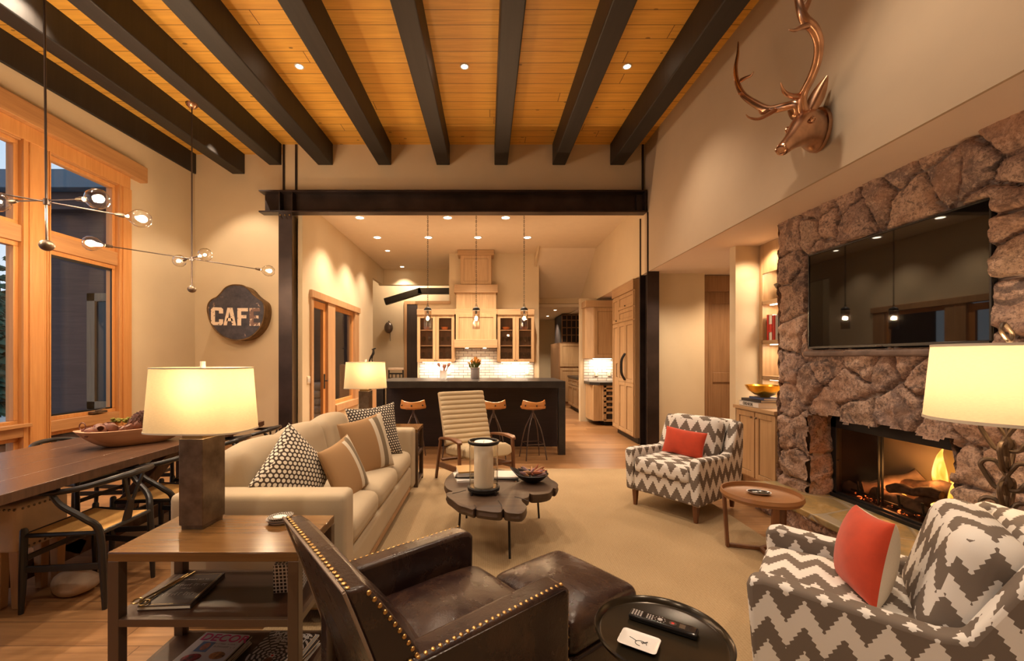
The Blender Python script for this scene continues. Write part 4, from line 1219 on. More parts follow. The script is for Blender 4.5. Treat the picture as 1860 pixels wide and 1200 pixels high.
A1 = P3([(1462, 207, 3.03), (1457, 190, 3.0), (1460, 168, 2.96), (1474, 140, 2.88), (1485, 108, 2.80), (1487, 76, 2.74), (1478, 52, 2.70), (1462, 36, 2.68), (1453, 12, 2.67), (1447, -22, 2.68), (1440, -55, 2.70)])
A2 = P3([(1452, 208, 3.09), (1447, 190, 3.05), (1425, 194, 3.12), (1395, 199, 3.2), (1368, 186, 3.3), (1350, 172, 3.38), (1339, 150, 3.46), (1336, 125, 3.52), (1340, 98, 3.58), (1341, 76, 3.62)])
g = G().tube(smooth_path(A1, 5), [.034, .030, .027, .026, .027, .028, .030, .024, .018, .006], 12)
for pts, rr in (([(1450, 175, 2.98), (1436, 174, 2.94), (1424, 166, 2.90), (1418, 150, 2.86)], [.022, .018, .012, .003]), ([(1470, 45, 2.69), (1455, 50, 2.66), (1443, 55, 2.63), (1433, 54, 2.60)], [.024, .016, .010, .003]),
                ([(1456, 25, 2.68), (1466, 6, 2.70), (1474, -12, 2.74)], [.026, .02, .012]), ([(1449, -10, 2.68), (1436, -28, 2.66), (1432, -45, 2.64)], [.018, .012, .003])):
    g.tube(smooth_path(P3(pts), 4), rr, 10)
g.build('antler', 'copper', dh)
g = G().tube(smooth_path(A2, 5), [.034, .030, .030, .027, .023, .020, .017, .012, .004], 12)
for pts, rr in (([(1410, 198, 3.16), (1395, 208, 3.12), (1378, 216, 3.08), (1362, 214, 3.05), (1355, 208, 3.03)], [.020, .014, .011, .007, .002]), ([(1395, 202, 3.18), (1384, 206, 3.15), (1378, 199, 3.12)], [.018, .012, .003]),
                ([(1346, 146, 3.46), (1355, 141, 3.42), (1364, 137, 3.38), (1369, 130, 3.35)], [.016, .012, .009, .002]), ([(1347, 170, 3.38), (1340, 170, 3.36)], [.014, .003])):
    g.tube(smooth_path(P3(pts), 4), rr, 10)
g.build('antler', 'copper', dh)
for a in (A1[0], A2[0]): G().lathe([(.036, -.012), (.046, 0), (.036, .012)], 14, TM(*a)).build('antler_base', 'copper', dh)

# ------------------------------------------------------------------ CAFE sign
cs = thing('cafe_sign', 'round-topped tin sign box lettered CAFE on the dining back wall', 'sign', (0, 6.95, 0))
sc_ = 6.73 / 780 / 8.57
def cf(p, yy): return ((360 + p[0] / 8.57 - CX) * 6.73 / 780, EYE - (500 + p[1] / 8.57 - CY) * 6.73 / 780)
outl = smooth_path([(x, y, 0) for x, y in ((140, 560), (150, 450), (205, 375), (285, 335), (350, 270), (420, 190), (510, 150), (600, 143), (700, 158), (780, 210), (850, 290), (925, 350), (1000, 405), (1032, 490), (1030, 610), (995, 750), (925, 865), (820, 955), (700, 1002), (570, 1012), (430, 975), (290, 880), (190, 740))], 3, True)
po = [cf((p.x, p.y), 0) for p in outl]
def yprism(poly, y0, y1): # poly in (x,z), extruded along y
    return G().side(poly, y0, y1)
rust = plain('rusty_tin', (.16, .09, .035), .7, .3, var=.5, vs=9)
yprism(po, -.215, -.0).build('box', rust, cs)
cm = Mat('weathered_navy_enamel', (.03, .03, .04), .45); n = cm.noise(None, 3.2, 6, .7, .6); n2 = cm.noise(None, 9, 4, .7)
cc = cm.mix(n2.ramp(.3, .8), (.022, .022, .034), (.085, .075, .085)); cc = cm.mix(n.ramp(.62, .64), cc, (.30, .22, .18)); cm.set('Base Color', cc)
cx_ = sum(p[0] for p in po) / len(po); cz_ = sum(p[1] for p in po) / len(po)
pin = [(cx_ + (x - cx_) * .965, cz_ + (z - cz_) * .965) for x, z in po]
yprism(pin, -.219, -.210).build('face', cm.m, cs, smooth=0)
g = G(); g.tube([(x, -.217, z) for x, z in po], .008, 6, True); g.build('rim', rust, cs)
LET = {'C': [(235, 495), (360, 500), (388, 525), (388, 592), (325, 592), (325, 548), (262, 545), (262, 725), (325, 725), (325, 682), (388, 682), (388, 745), (360, 775), (235, 772), (200, 740), (200, 530)],
       'F': [(610, 508), (775, 508), (775, 560), (670, 560), (670, 618), (750, 618), (750, 668), (670, 668), (670, 780), (610, 780)],
       'E': [(800, 508), (962, 508), (962, 560), (862, 560), (862, 625), (940, 625), (940, 672), (862, 672), (862, 735), (962, 735), (962, 785), (800, 785)]}
worn = Mat('worn_cream_lettering', (.72, .60, .46), .7); nn = worn.noise(None, 24, 4, .7); worn.set('Base Color', worn.mix(nn.ramp(.60, .63), (.74, .60, .46), (.09, .05, .05)))
wornE = Mat('worn_rust_lettering', (.2, .13, .10), .7); nn = wornE.noise(None, 10, 4, .7); wornE.set('Base Color', wornE.mix(nn.ramp(.50, .52), (.19, .115, .095), (.66, .54, .42)))
def letter(polys, mt):
    g = G()
    for poly in polys:
        g2 = G().side([cf(p, 0) for p in poly], -.2225, -.218); g.add(g2.v, g2.f)
    return g.build('letter', mt, cs, smooth=0)
letter([LET['C']], worn.m)
letter([[(395, 775), (455, 503), (488, 503), (488, 560), (447, 775)], [(488, 503), (535, 503), (590, 778), (530, 778), (488, 560)], [(450, 665), (530, 665), (540, 712), (440, 712)]], worn.m)
letter([LET['F']], worn.m); letter([LET['E']], wornE.m)
g = G()
for p in ((250, 445), (835, 555)):
    x, z = cf(p, 0); g.cyl(.012, 0, .006, 10, TM(x, -.218, z, rx=R(90)))
g.build('bolt', 'gun', cs)
# ================================================================== KITCHEN
# island
isl = thing('kitchen_island', 'dark kitchen island with thick black top and end legs', 'kitchen island', (-.235, 6.7, 0))
w = 1.365
G().box(-w, w, -.5, .55, .967, 1.066).build('counter', 'black_counter', isl, bevel=.004)
for sg in (-1, 1):
    g = G(); a, b = sorted((sg * w, sg * (w - .10))); g.box(a, b, -.5, -.39, 0, .967); g.build('leg', 'black_counter', isl, bevel=.003)
G().box(-w + .02, w - .02, .10, .54, .0, .967).build('body', 'island', isl)
g = G()
for x in (-.46, .42): g.box(x - .003, x + .003, .094, .10, .0, .967)
g.build('panel_joint', 'iron', isl)
# stools
def make_stool():
    t = thing('bar_stool', '', 'bar stool', (0, 0, 0))
    # seat: scooped slab with a wrapped back edge, back towards -y (the camera)
    g = G(); rings = []; n = 20
    for i in range(n + 1):
        a = math.pi * (1.08 + .0) + (math.pi * .84) * i / n    # arc around the back (-y side)
        a = R(188) + R(164) * i / n
        ca, sa = math.cos(a), math.sin(a); ht = .075 + .045 * abs(math.cos(a)) ** 2 * (1 if abs(math.cos(a)) < .93 else .75)
        ht = .088 + .030 * abs(ca) ** 1.5 - (.045 if i in (0, n) else 0)
        pr = [(.178, 0), (.183, .02), (.170, ht), (.160, ht + .004), (.152, ht - .004), (.158, .03), (.150, .005)]
        rings.append([(ca * r, sa * r * .86, z) for r, z in pr])
    g.loft(rings); b = g.build('seat_back', 'seatwood', t, sub=0, bevel=0); b.location = (0, 0, .70)
    G().lathe([(.001, -.012), (.12, -.012), (.165, 0), (.178, .015), (.176, .03), (.14, .026), (.001, .018)], 36, None, 1, .9).build('seat', 'seatwood', t).location = (0, 0, .70)
    gb = G()
    for a in (R(218), R(270), R(322)):
        c = Vector((math.cos(a) * .182, math.sin(a) * .182 * .86, .048)); gb.ell(.011, .011, .011, 8, TM(*c))
    gb.build('bolt', 'iron', b)
    G().cyl(.016, .56, .69, 12).cyl(.05, .682, .69, 20).build('post', 'gun', t)
    for sx in (-1, 1):
        for sy in (-1, 1):
            pts = smooth_path([(0.008 * sx, .008 * sy, .63), (.035 * sx, .03 * sy, .56), (.085 * sx, .075 * sy, .42), (.118 * sx, .11 * sy, .25), (.150 * sx, .145 * sy, .0)], 5)
            G().tube(pts, .0085, 8).build('leg', 'gun', t)
    g = G(); z = .215; q = .123
    for a, b in (((-q, -q, z), (q, -q, z)), ((-q, q, z + .0), (q, q, z)), ((-q, -q, z), (-q, q, z)), ((q, -q, z), (q, q, z))): g.tube([a, b], .006, 6)
    g.build('footrest', 'gun', t)
    return t
st0 = make_stool()
for i, (px, d, rz, lb) in enumerate(((751, 6.02, R(0), 'wooden bar stool behind the far arm of the sofa'), (826, 6.15, R(-6), 'wooden bar stool mostly hidden behind the channelled armchair'),
                                   (896, 6.02, R(10), 'wooden bar stool just right of the channelled armchair'), (968, 6.0, R(14), 'wooden bar stool at the open end of the island'))):
    o = st0 if i == 0 else dup(st0, (0, 0, 0))
    move(o, ((px - CX) * d / F, d, 0), rz); tag(o, lb, 'bar stool', 'wooden bar stools at the island')
# pendants
def make_pendant():
    t = thing('pendant_light', '', 'pendant light', (0, 0, 0))      # origin at the foot of the glass
    g = G().lathe([(.058, 0), (.061, .0), (.061, .30), (.052, .335), (.030, .35), (.027, .35), (.050, .332), (.058, .298), (.058, 0)], 28, closed=False)
    g.build('glass_shade', 'glass_smoke', t)
    G().lathe([(.062, .300), (.062, .315), (.054, .337), (.030, .352), (.018, .36), (.001, .362)], 24).build('cap', 'iron', t)
    G().cyl(.016, .24, .34, 12).build('socket', 'iron', t)
    b = G().lathe([(.001, .125), (.020, .135), (.027, .165), (.022, .20), (.012, .24)], 16).build('bulb', 'glass_bulb', t)
    G().ell(.011, .011, .034, 8, TM(0, 0, .175)).build('filament', 'filament', b)
    ch = G(); z = .365; k = 0; ztop = ZK - 1.876
    ch.tube([(.016 * math.cos(a), 0, .375 + .016 * math.sin(a)) for a in [2 * math.pi * q / 10 for q in range(10)]], .003, 5, True)
    z = .395
    while z < ztop:
        pts = [((.009 * math.cos(a)) if k % 2 == 0 else 0, 0 if k % 2 == 0 else .009 * math.cos(a), z + .021 * math.sin(a)) for a in [2 * math.pi * q / 8 for q in range(8)]]
        ch.tube(pts, .003, 5, True); z += .034; k += 1
    ch.build('chain', 'iron', t)
    G().lathe([(.06, ztop), (.06, ztop - .012), (.02, ztop - .03), (.001, ztop - .03)], 20).build('ceiling_canopy', 'iron', t)
    l = lamp('POINT', (0, 0, .175), 42, WARM, .03, parent=t, name='pendant_glow')
    return t
pn0 = make_pendant()
for i, (px, lb) in enumerate(((777, 'smoked glass pendant nearest the side door'), (865, 'smoked glass pendant hanging in front of the range hood'), (952, 'smoked glass pendant in front of the glass cabinet by the hallway'))):
    o = pn0 if i == 0 else dup(pn0, (0, 0, 0))
    move(o, ((px - CX) * 7.02 / F, 7.02, 1.876)); tag(o, lb, 'pendant light', 'pendant lights over the island')

# range hood
hd = thing('range_hood', 'tall oak range hood with stepped chimney', 'range hood', (0, 0, 0))
yb = 10.04
g = G(); g.box(-.62, .10, 9.58, yb, 1.92, 2.40); g.build('body', 'cab', hd, bevel=.002)
add_door(hd, 'y', 9.58, -.70, .20, 1.70, 2.38, -1, .07, name='front_panel')
G().box(-.70, .20, 9.58, yb, 1.68, 2.38).build('box', 'cab', hd)
G().box(-.735, .225, 9.50, yb, 1.63, 1.81).build('apron', 'cab_h', hd, bevel=.004)
G().box(-.735, .225, 9.62, yb, 2.38, 2.50).build('cornice', 'cab_h', hd, bevel=.003)
G().box(-.70, .20, 9.68, yb, 2.49, 2.87).build('middle_box', 'cab', hd, bevel=.002)
G().box(-.745, .235, 9.64, yb, 2.87, 3.05).build('ledge', 'cab_h', hd, bevel=.003)
G().box(-.61, .10, 9.74, yb, 3.05, 3.74).build('chimney', 'cab', hd, bevel=.002)
add_door(hd, 'y', 9.74, -.60, .09, 3.07, 3.72, -1, .07, name='chimney_panel')
G().box(-.67, .155, 9.68, yb, 3.72, 3.84).build('crown', 'cab_h', hd, bevel=.003)
for x in (-.46, -.06):
    G().cyl(.035, 1.622, 1.632, 16, TM(x, 9.72, 0)).build('downlight', 'disc', hd)
    lamp('SPOT', (x, 9.74, 1.61), 10, WARM2, .02, spot=120, name='hood_light')
# glass wall cabinets
def glass_cab(x0, x1, label, far):
    t = thing('glass_cabinet', label, 'cabinet', (0, 0, 0))
    yf = 9.69; z0, z1 = 1.31, 2.37
    g = G(); g.box(x0, x0 + .02, yf, yb, z0, z1); g.box(x1 - .02, x1, yf, yb, z0, z1); g.box(x0, x1, yf, yb, z0, z0 + .02); g.box(x0, x1, yf, yb, z1 - .02, z1); g.box((x0 + x1) / 2 - .02, (x0 + x1) / 2 + .02, yf, yb, z0, z1)
    g.build('body', 'cab', t)
    G().box(x0, x1, yb - .02, yb - .005, z0, z1).build('back', 'doorwood', t)
    G().box(x0, x1, 9.64, yb, 2.37, 2.50).build('crown', 'cab_h', t, bevel=.003)
    for z in (1.67, 2.02): G().box(x0 + .02, x1 - .02, yf + .02, yb - .02, z, z + .018).build('shelf', 'cab_h', t)
    xm_ = (x0 + x1) / 2
    for a, b, kx in ((x0, xm_, xm_ - .025), (xm_, x1, xm_ + .025)):
        g = G(); r = .07
        for q in ((a + .003, a + r, z0, z1), (b - r, b - .003, z0, z1), (a + r, b - r, z0, z0 + r), (a + r, b - r, z1 - r, z1)): g.box(q[0], q[1], yf - .022, yf, q[2], q[3])
        d = g.build('door', 'cab', t, bevel=.002)
        G().box(a + r, b - r, yf - .012, yf - .007, z0 + r, z1 - r).build('pane', 'glass_dark', d)
        G().ell(.011, .011, .011, 8, TM(kx, yf - .032, z0 + .035)).build('knob', 'iron', d)
    G().box(x0 + .1, x1 - .1, 9.84, 9.88, z0 - .010, z0 - .002).build('strip_light', 'undercab', t)
    lamp('AREA', ((x0 + x1) / 2, 9.86, z0 - .015), 4.5, WARM2, (x1 - x0 - .2, .05), name='under_cabinet_light')
    return t
glass_cab(-1.58, -.735, 'glass-fronted oak wall cabinet on the passage side of the hood', 0)
glass_cab(.225, 1.06, 'glass-fronted oak wall cabinet on the hallway side of the hood', 1)
def make_goblet(h, r, name, mat='glass_clear'):
    return G().lathe([(r * .75, 0), (r * .72, .004), (.006, .012), (.005, h * .42), (r * .75, h * .55), (r, h * .78), (r * .82, h), (r * .79, h), (r * .95, h * .78), (r * .7, h * .56), (.001, h * .46)], 14).build(name, mat)
gob0 = None
for ci, cx0 in enumerate((-1.58, .225)):
    for di in range(2):
        for si, z in enumerate((1.33, 1.69)):
            for k in range(2 if ci == 0 else 3):
                x = cx0 + .11 + di * .42 + k * (.14 if ci == 0 else .095) + .02 * si
                o = make_goblet(.20, .042, 'goblet') if gob0 is None else gob0.copy()
                if gob0 is None: gob0 = o
                else: COL.objects.link(o)
                o.location = (x, 9.82, z - .0)
                side_ = 'passage' if ci == 0 else 'hallway'
                tag(o, 'clear stemmed glass on the %s shelf of the %s-side glass cabinet' % (('bottom', 'middle')[si], side_), 'glass', 'stemmed glasses on the %s shelf of the %s-side cabinet' % (('bottom', 'middle')[si], side_))
ob = None
orange_bowl = plain('orange_earthenware', (.55, .17, .04), .5)
for x, lb in ((-1.38, 'orange bowl behind the pendant in the passage-side cabinet'), (-.97, 'orange bowl behind the door nearest the hood, passage side'), (.43, 'orange bowl behind the door nearest the hood, hallway side'), (.85, 'orange bowl behind the pendant in the hallway-side cabinet')):
    if ob is None: ob = o = G().lathe([(.035, 0), (.075, .03), (.085, .07), (.08, .07), (.07, .035), (.001, .012)], 20).build('orange_bowl', orange_bowl)
    else: o = ob.copy(); COL.objects.link(o)
    o.location = (x, 9.82, 2.038); tag(o, lb, 'bowl', 'orange bowls in the glass cabinets')
# back counter
bcn = thing('back_counter', 'oak back counter run under the tiles behind the island', 'cabinet', (0, 0, 0))
G().box(-1.58, 1.10, 9.45, 10.02, .88, .92).build('counter', 'black_counter', bcn, bevel=.003)
G().box(-1.56, 1.08, 9.50, 10.02, 0, .88).build('body', 'cab', bcn)
# jars on the island
t = thing('utensil_crock', 'white crock full of wooden spoons on the back counter', 'crock', ((805 - CX) * 9.6 / F, 9.62, .92))
G().lathe([(.06, 0), (.078, .01), (.078, .19), (.084, .20), (.07, .20), (.068, .02), (.001, .02)], 24).build('crock', 'white', t)
rnd = random.Random(4)
for k in range(8):
    a = rnd.uniform(0, 6.28); q = rnd.uniform(.05, .14); top = Vector((math.cos(a) * q, math.sin(a) * q * .5, rnd.uniform(.24, .31)))
    g = G().tube([(math.cos(a) * .02, math.sin(a) * .02, .05), top], .008, 6).ell(.030, .012, .045, 8, TM(top.x * 1.15, top.y * 1.15, top.z + .03, 0, 0, math.cos(a) * .6)); g.build('wooden_spoon', 'seed', t)
t = thing('flower_crock', 'pale crock of dried orange flowers standing on the island', 'flower pot', ((863 - CX) * 6.95 / F, 6.95, 1.066))
G().lathe([(.066, 0), (.072, .01), (.072, .155), (.080, .165), (.080, .178), (.066, .178), (.066, .02), (.001, .02)], 28).build('crock', 'greyish', t)
g = G(); gl = G(); rnd = random.Random(6)
for k in range(46):
    a = rnd.uniform(0, 6.28); q = rnd.uniform(0, .115); p = Vector((math.cos(a) * q, math.sin(a) * q * .8, .33 - q * .6 + rnd.uniform(-.03, .02)))
    g.ell(.010, .010, .021, 5, TM(p.x, p.y, p.z, 0, rnd.uniform(-.4, .4), p.x * 4)); gl.tube([(p.x * .35, p.y * .35, .16), p], .003, 4)
    if k % 2: gl.add([(p.x * .6, p.y * .6, p.z - .1), (p.x * .9 + .012, p.y * .9, p.z - .05), (p.x, p.y, p.z - .01), (p.x * .9 - .012, p.y * .9, p.z - .05)], [(0, 1, 2, 3)])
g.build('blossom', 'proteas', t); gl.build('foliage', 'leaf', t)
for px, py in ((815, 676), (925, 681), (958, 676)):
    s = at(px, py, 10.02); o = G().rbox(.10, .012, .12, .004, n=2).build('wall_outlet', 'plate'); o.location = s; G().box(-.018, .018, -.009, -.006, -.035, .035).build('socket', 'wax', o)
    tag(o, {815: 'ivory outlet on the tiles right of the spoon crock', 925: 'ivory outlet on the tiles between flowers and hallway', 958: 'ivory outlet on the tiles nearest the hallway'}[px], 'outlet')

# right run: tall refrigerator cabinets
XFc = 2.40
fr = thing('refrigerator_cabinet', 'tall panelled oak refrigerator with dark curved handles', 'refrigerator', (0, 0, 0))
G().box(XFc, 3.04, 6.98, 8.17, .10, 2.69).build('body', 'cab', fr)
G().box(XFc + .06, 3.04, 6.98, 8.10, 0, .10).build('toe_kick', 'iron', fr)
for y0, y1, z0, z1, hy in ((7.62, 8.15, .12, .93, None), (7.62, 8.15, .94, 2.00, None)): pass
add_door(fr, 'x', XFc, 7.80, 8.155, .12, 2.02, -1, .06); add_door(fr, 'x', XFc, 7.42, 7.79, .12, .98, -1, .06); add_door(fr, 'x', XFc, 7.42, 7.79, .985, 2.02, -1, .06)
add_door(fr, 'x', XFc, 7.0, 7.41, .12, .98, -1, .06); d2 = add_door(fr, 'x', XFc, 7.0, 7.41, .985, 2.02, -1, .06)
add_door(fr, 'x', XFc, 7.80, 8.155, 2.04, 2.50, -1, .06); add_door(fr, 'x', XFc, 7.0, 7.79, 2.04, 2.24, -1, .05, 'drawer'); add_door(fr, 'x', XFc, 7.0, 7.79, 2.26, 2.50, -1, .05, 'drawer')
G().box(XFc - .03, XFc, 6.98, 8.17, 2.52, 2.69).build('crown', 'cab_h', fr, bevel=.003)
for y in (7.385, 7.445):
    G().tube(smooth_path([(XFc - .02, y, 1.02), (XFc - .075, y, 1.12), (XFc - .085, y, 1.25), (XFc - .075, y, 1.38), (XFc - .02, y, 1.48)], 5), .013, 8).build('handle', 'iron', fr)
G().tube([(XFc - .02, 7.84, 1.06), (XFc - .04, 7.84, 1.06), (XFc - .04, 7.84, 1.30), (XFc - .02, 7.84, 1.30)], .007, 6).build('handle', 'bronze', fr)
for y, z in ((7.9, 2.08), (7.4, 2.30)): G().ell(.012, .012, .012, 8, TM(XFc - .03, y, z)).build('knob', 'iron', fr)
# recess with wine rack, facing the room
wr = thing('wine_cabinet', 'oak base cabinet with a wine rack front and black top', 'cabinet', (0, 0, 0))
xa, xb, yf = 2.20, 3.04, 8.88
G().box(xa, xb, yf + .0, 9.48, .10, .84).build('body', 'cab', wr)
G().box(xa + .25, xb, yf + .06, 9.48, 0, .10).build('toe_kick', 'iron', wr)
G().prism([(xa - .06, 9.5), (xa - .06, 8.98), (xa + .12, yf - .04), (xb, yf - .04), (xb, 9.48)], .84, .90).build('counter', 'black_counter', wr, bevel=.003)
G().prism([(xa - .03, 9.48), (xa - .03, 9.05), (xa + .20, yf - .01), (xa + .20, 9.48)], .10, .84).build('angled_end', 'cab', wr)
q = G(); door(q, 'y', yf - .005, xa + .20, 2.78, .11, .83, -1, .045); 
g = G(); ra, rb = xa + .21, 2.78
g.box(ra, ra + .05, yf - .02, yf, .11, .83); g.box(rb - .05, rb, yf - .02, yf, .11, .83)
for z in (.11, .27, .385, .50, .615, .73, .81): g.box(ra, rb, yf - .02, yf, z - .022, z + .022)
g.build('rack_front', 'cab_h', wr, bevel=.002)
G().box(ra + .03, rb - .03, yf - .003, yf, .14, .80).build('rack_interior', 'wine', wr)
g = G()
for z in (.33, .44, .555, .67):
    for x in (ra + .12, ra + .24): g.cyl(.022, 0, .008, 12, TM(x, yf - .003, z - .0, rx=R(90)))
g.build('bottle_end', 'gun', wr)
wu = thing('upper_wall_cabinet', 'oak upper cabinet over the wine rack', 'cabinet', (0, 0, 0))
G().box(2.26, 3.04, 9.12, 9.48, 1.39, 2.48).build('body', 'cab', wu)
g = G(); g.prism([(2.10, 9.48), (2.10, 9.24), (2.26, 9.12), (2.26, 9.48)], 1.39, 2.48); g.build('angled_end', 'cab', wu)
add_door(wu, 'y', 9.12, 2.27, 2.78, 1.41, 2.46, -1, .07)
G().box(2.08, 3.04, 9.08, 9.48, 2.48, 2.62).build('crown', 'cab_h', wu, bevel=.003)
wall_y('wall_recess_back', 9.5, 9.66, 2.06, 3.2, 0, ZS + .02)
struct('wall_recess_tiles', G().box(2.14, 3.05, 9.485, 9.5, .90, 1.40), 'tile', 'white subway tiles over the wine cabinet', 'wall')
lamp('AREA', (2.5, 9.35, 1.375), 3.2, WARM2, (.4, .05), name='under_cabinet_light')
G().box(2.3, 2.7, 9.33, 9.37, 1.382, 1.389).build('strip_light', 'undercab', wu)
wall_x('wall_recess_side', 3.05, 3.2, 6.95, 12.3, 0, ZS + .02)
for px in (1083, 1107):
    s = at(px, 679, 9.48); o = G().rbox(.08, .012, .10, .004, n=2).build('wall_outlet', 'plate'); o.location = s; G().box(-.014, .014, -.009, -.006, -.03, .03).build('socket', 'wax', o)
    tag(o, 'ivory outlet on the tiles over the wine cabinet, %s' % ('nearest the recess corner' if px == 1083 else 'nearest the refrigerator'), 'outlet')
# far run
fb = thing('far_base_cabinet', 'oak base cabinet with black top along the far kitchen side', 'cabinet', (0, 0, 0))
G().box(2.31, 2.9, 9.70, 12.2, .10, .86).build('body', 'cab', fb); G().box(2.37, 2.9, 9.7, 12.2, 0, .10).build('toe_kick', 'iron', fb)
G().box(2.28, 2.9, 9.67, 12.22, .86, .91).build('counter', 'black_counter', fb, bevel=.003)
yy = 12.18
for k in range(4):
    add_door(fb, 'x', 2.31, yy - .60, yy - .01, .12, .66, -1, .06); add_door(fb, 'x', 2.31, yy - .60, yy - .01, .68, .84, -1, .04, 'drawer'); yy -= .61
fu = thing('far_wall_cabinet', 'oak upper cabinet above the far black counter', 'cabinet', (0, 0, 0))
G().box(2.42, 2.9, 10.5, 11.14, 1.36, 2.50).build('body', 'cab', fu); add_door(fu, 'x', 2.42, 10.82, 11.13, 1.38, 2.36, -1, .06); add_door(fu, 'x', 2.42, 10.51, 10.81, 1.38, 2.36, -1, .06)
G().box(2.39, 2.9, 10.5, 11.14, 2.38, 2.50).build('crown', 'cab_h', fu, bevel=.003)
# hallway bookcase
hb = thing('hallway_cabinet', 'tall oak hallway cabinet with small open cubbies on top', 'cabinet', (0, 0, 0))
G().box(2.10, 2.77, 12.6, 14.2, 0, 1.85).build('body', 'doorwood', hb)
add_door(hb, 'y', 12.6, 2.14, 2.76, .12, 1.1, -1, .07); add_door(hb, 'y', 12.6, 2.14, 2.76, 1.15, 1.82, -1, .07)
G().box(2.2, 2.77, 12.72, 14.0, 1.85, 2.69).build('cubby_case', 'wine', hb)
g = G()
for z in (1.86, 2.08, 2.3, 2.52, 2.67): g.box(2.2, 2.77, 12.66, 12.72, z - .012, z + .012)
for x in (2.21, 2.35, 2.49, 2.63, 2.76): g.box(x - .01, x + .01, 12.66, 12.72, 1.85, 2.69)
g.build('cubby_grid', 'doorwood', hb)
t = thing('hallway_stool', 'small dark stool at the end of the hallway', 'stool', (1.98, 14.2, 0))
G().box(-.14, .14, -.14, .14, .50, .56).build('seat', 'blackwood', t, bevel=.005)
for sx in (-1, 1):
    for sy in (-1, 1): G().taper(.11 * sx, .11 * sy, 0, .5, .03, .03, .03, .03).build('leg', 'blackwood', t)
# dark bar chairs beyond, passage side
def make_pchair():
    t = thing('dark_dining_chair', '', 'chair', (0, 0, 0))
    G().box(-.2, .2, -.2, .2, .66, .70).build('seat', 'hide', t, bevel=.008)
    for sx in (-1, 1):
        for sy in (-1, 1): G().taper(.18 * sx, .18 * sy, 0, 1.12 if sy < 0 else .66, .035, .035, .035, .035).build('leg', 'blackwood', t)
    g = G(); g.box(-.18, .18, -.195, -.17, .98, 1.02); g.box(-.18, .18, -.195, -.17, .86, .9)
    for x in (-.1, 0, .1): g.box(x - .012, x + .012, -.195, -.17, .7, 1.0)
    g.build('back_rail', 'blackwood', t); G().box(-.2, .2, -.20, -.16, 1.09, 1.15).build('top_pad', 'hide', t, bevel=.01)
    return t
pc = make_pchair()
for i, (px, lb) in enumerate(((722, 'black slatted high chair in the passage, next to the dark door'), (688, 'black slatted high chair in the passage, behind the far lamp'))):
    o = pc if i == 0 else dup(pc, (0, 0, 0)); move(o, ((px - CX) * 11.2 / F, 11.2, 0)); tag(o, lb, 'chair', 'high chairs in the passage')
t = thing('wall_lantern', 'dark round lantern hung on the passage wall', 'wall lantern', at(706, 598, 12.9))
t.location.y = 12.98
G().ell(.13, .09, .17, 10, TM(0, -.09, .05)).build('shade', 'gun', t); G().tube([(0, 0, .25), (0, -.09, .24), (0, -.09, .15)], .012, 6).build('bracket', 'iron', t); G().tube([(0.04, -.08, -.1), (.05, -.08, -.35)], .008, 6).build('pull_cord', 'iron', t)
t = thing('bird_sculpture', 'thin dark figure sculpture on a pedestal just beyond the far lamp', 'sculpture', (-2.62, 9.75, 0))
G().box(-.12, .12, -.12, .12, 0, 1.25).build('pedestal', 'trimwood', t, bevel=.005)
G().tube(smooth_path([(-.08, 0, 1.25), (-.03, 0, 1.40), (.03, 0, 1.50), (.04, 0, 1.60), (.09, 0, 1.62)], 4), [.012, .022, .03, .02, .01], 8).tube([(.04, 0, 1.25), (.0, 0, 1.36), (.03, 0, 1.5)], .012, 6).tube([(.09, 0, 1.62), (.0, 0, 1.59)], .012, 6).build('figure', 'iron', t)

# ================================================================== DOWNLIGHTS
def downlight(x, y, z, power, label, r=.05, spot=110, tilt=0, col=WARM2, group='recessed ceiling lights'):
    t = thing('recessed_light', label, 'ceiling light', (x, y, z), group=None)
    G().lathe([(r * .78, -.004), (r, -.006), (r * 1.15, -.003), (r * 1.15, .0), (r * .78, .0)], 24, closed=True).build('trim_ring', 'white', t)
    G().cyl(r * .78, -.003, -.001, 20).build('lens', 'disc', t)
    l = lamp('SPOT', (0, 0, -.02), power, col, .035, (tilt, 0, 0), t, spot, .75, 'downlight_beam')
    return t
KL = [(-2.22, 7.48, 'kitchen ceiling light nearest the steel beam, over the side door'), (-.69, 7.48, 'kitchen ceiling light in the front row, second from the side door'), (.32, 7.48, 'kitchen ceiling light in the front row, farthest from the side door'),
      (-2.23, 8.71, 'kitchen ceiling light in the second row, next to the side wall'), (-1.195, 8.71, 'kitchen ceiling light in the second row, behind the first pendant chain'),
      (-.19, 8.71, 'kitchen ceiling light in the second row, behind the middle chain'), (.815, 8.71, 'kitchen ceiling light in the second row, behind the last chain'),
      (-2.27, 9.78, 'small kitchen ceiling light, last but one along the side wall'), (-2.28, 11.5, 'small kitchen ceiling light farthest along the side wall')]
for i, (x, y, lb) in enumerate(KL): downlight(x, y, ZK, 110 if i < 7 else 55, lb, .085 if i < 7 else .06, 105)
for x, y, lb in ((-2.55, 7.75, 1), (-2.55, 8.75, 1)): lamp('SPOT', (-2.23, y - .3, ZK - .03), 35, WARM2, .03, (0, R(-14), 0), None, 70, .5, 'wall_wash')
for x, y, lb in ((1.87, 11.83, 'first small downlight in the hallway'), (1.9, 13.5, 'second small downlight deeper in the hallway')): downlight(x, y, 2.72, 70, lb, .045, 110)
lamp('POINT', (-2.2, 12.4, 3.7), 30, WARM2, .1, name='passage_glow'); lamp('POINT', (3.0, 7.6, 2.5), 0.0, WARM2, .1, name='unused') if False else None
LL = [(-2.07, 4.73, 'small ceiling spot between the boards, nearest the windows'), (-.25, 4.73, 'small ceiling spot between the boards, middle one'), (1.54, 4.73, 'small ceiling spot between the boards, nearest the antler wall')]
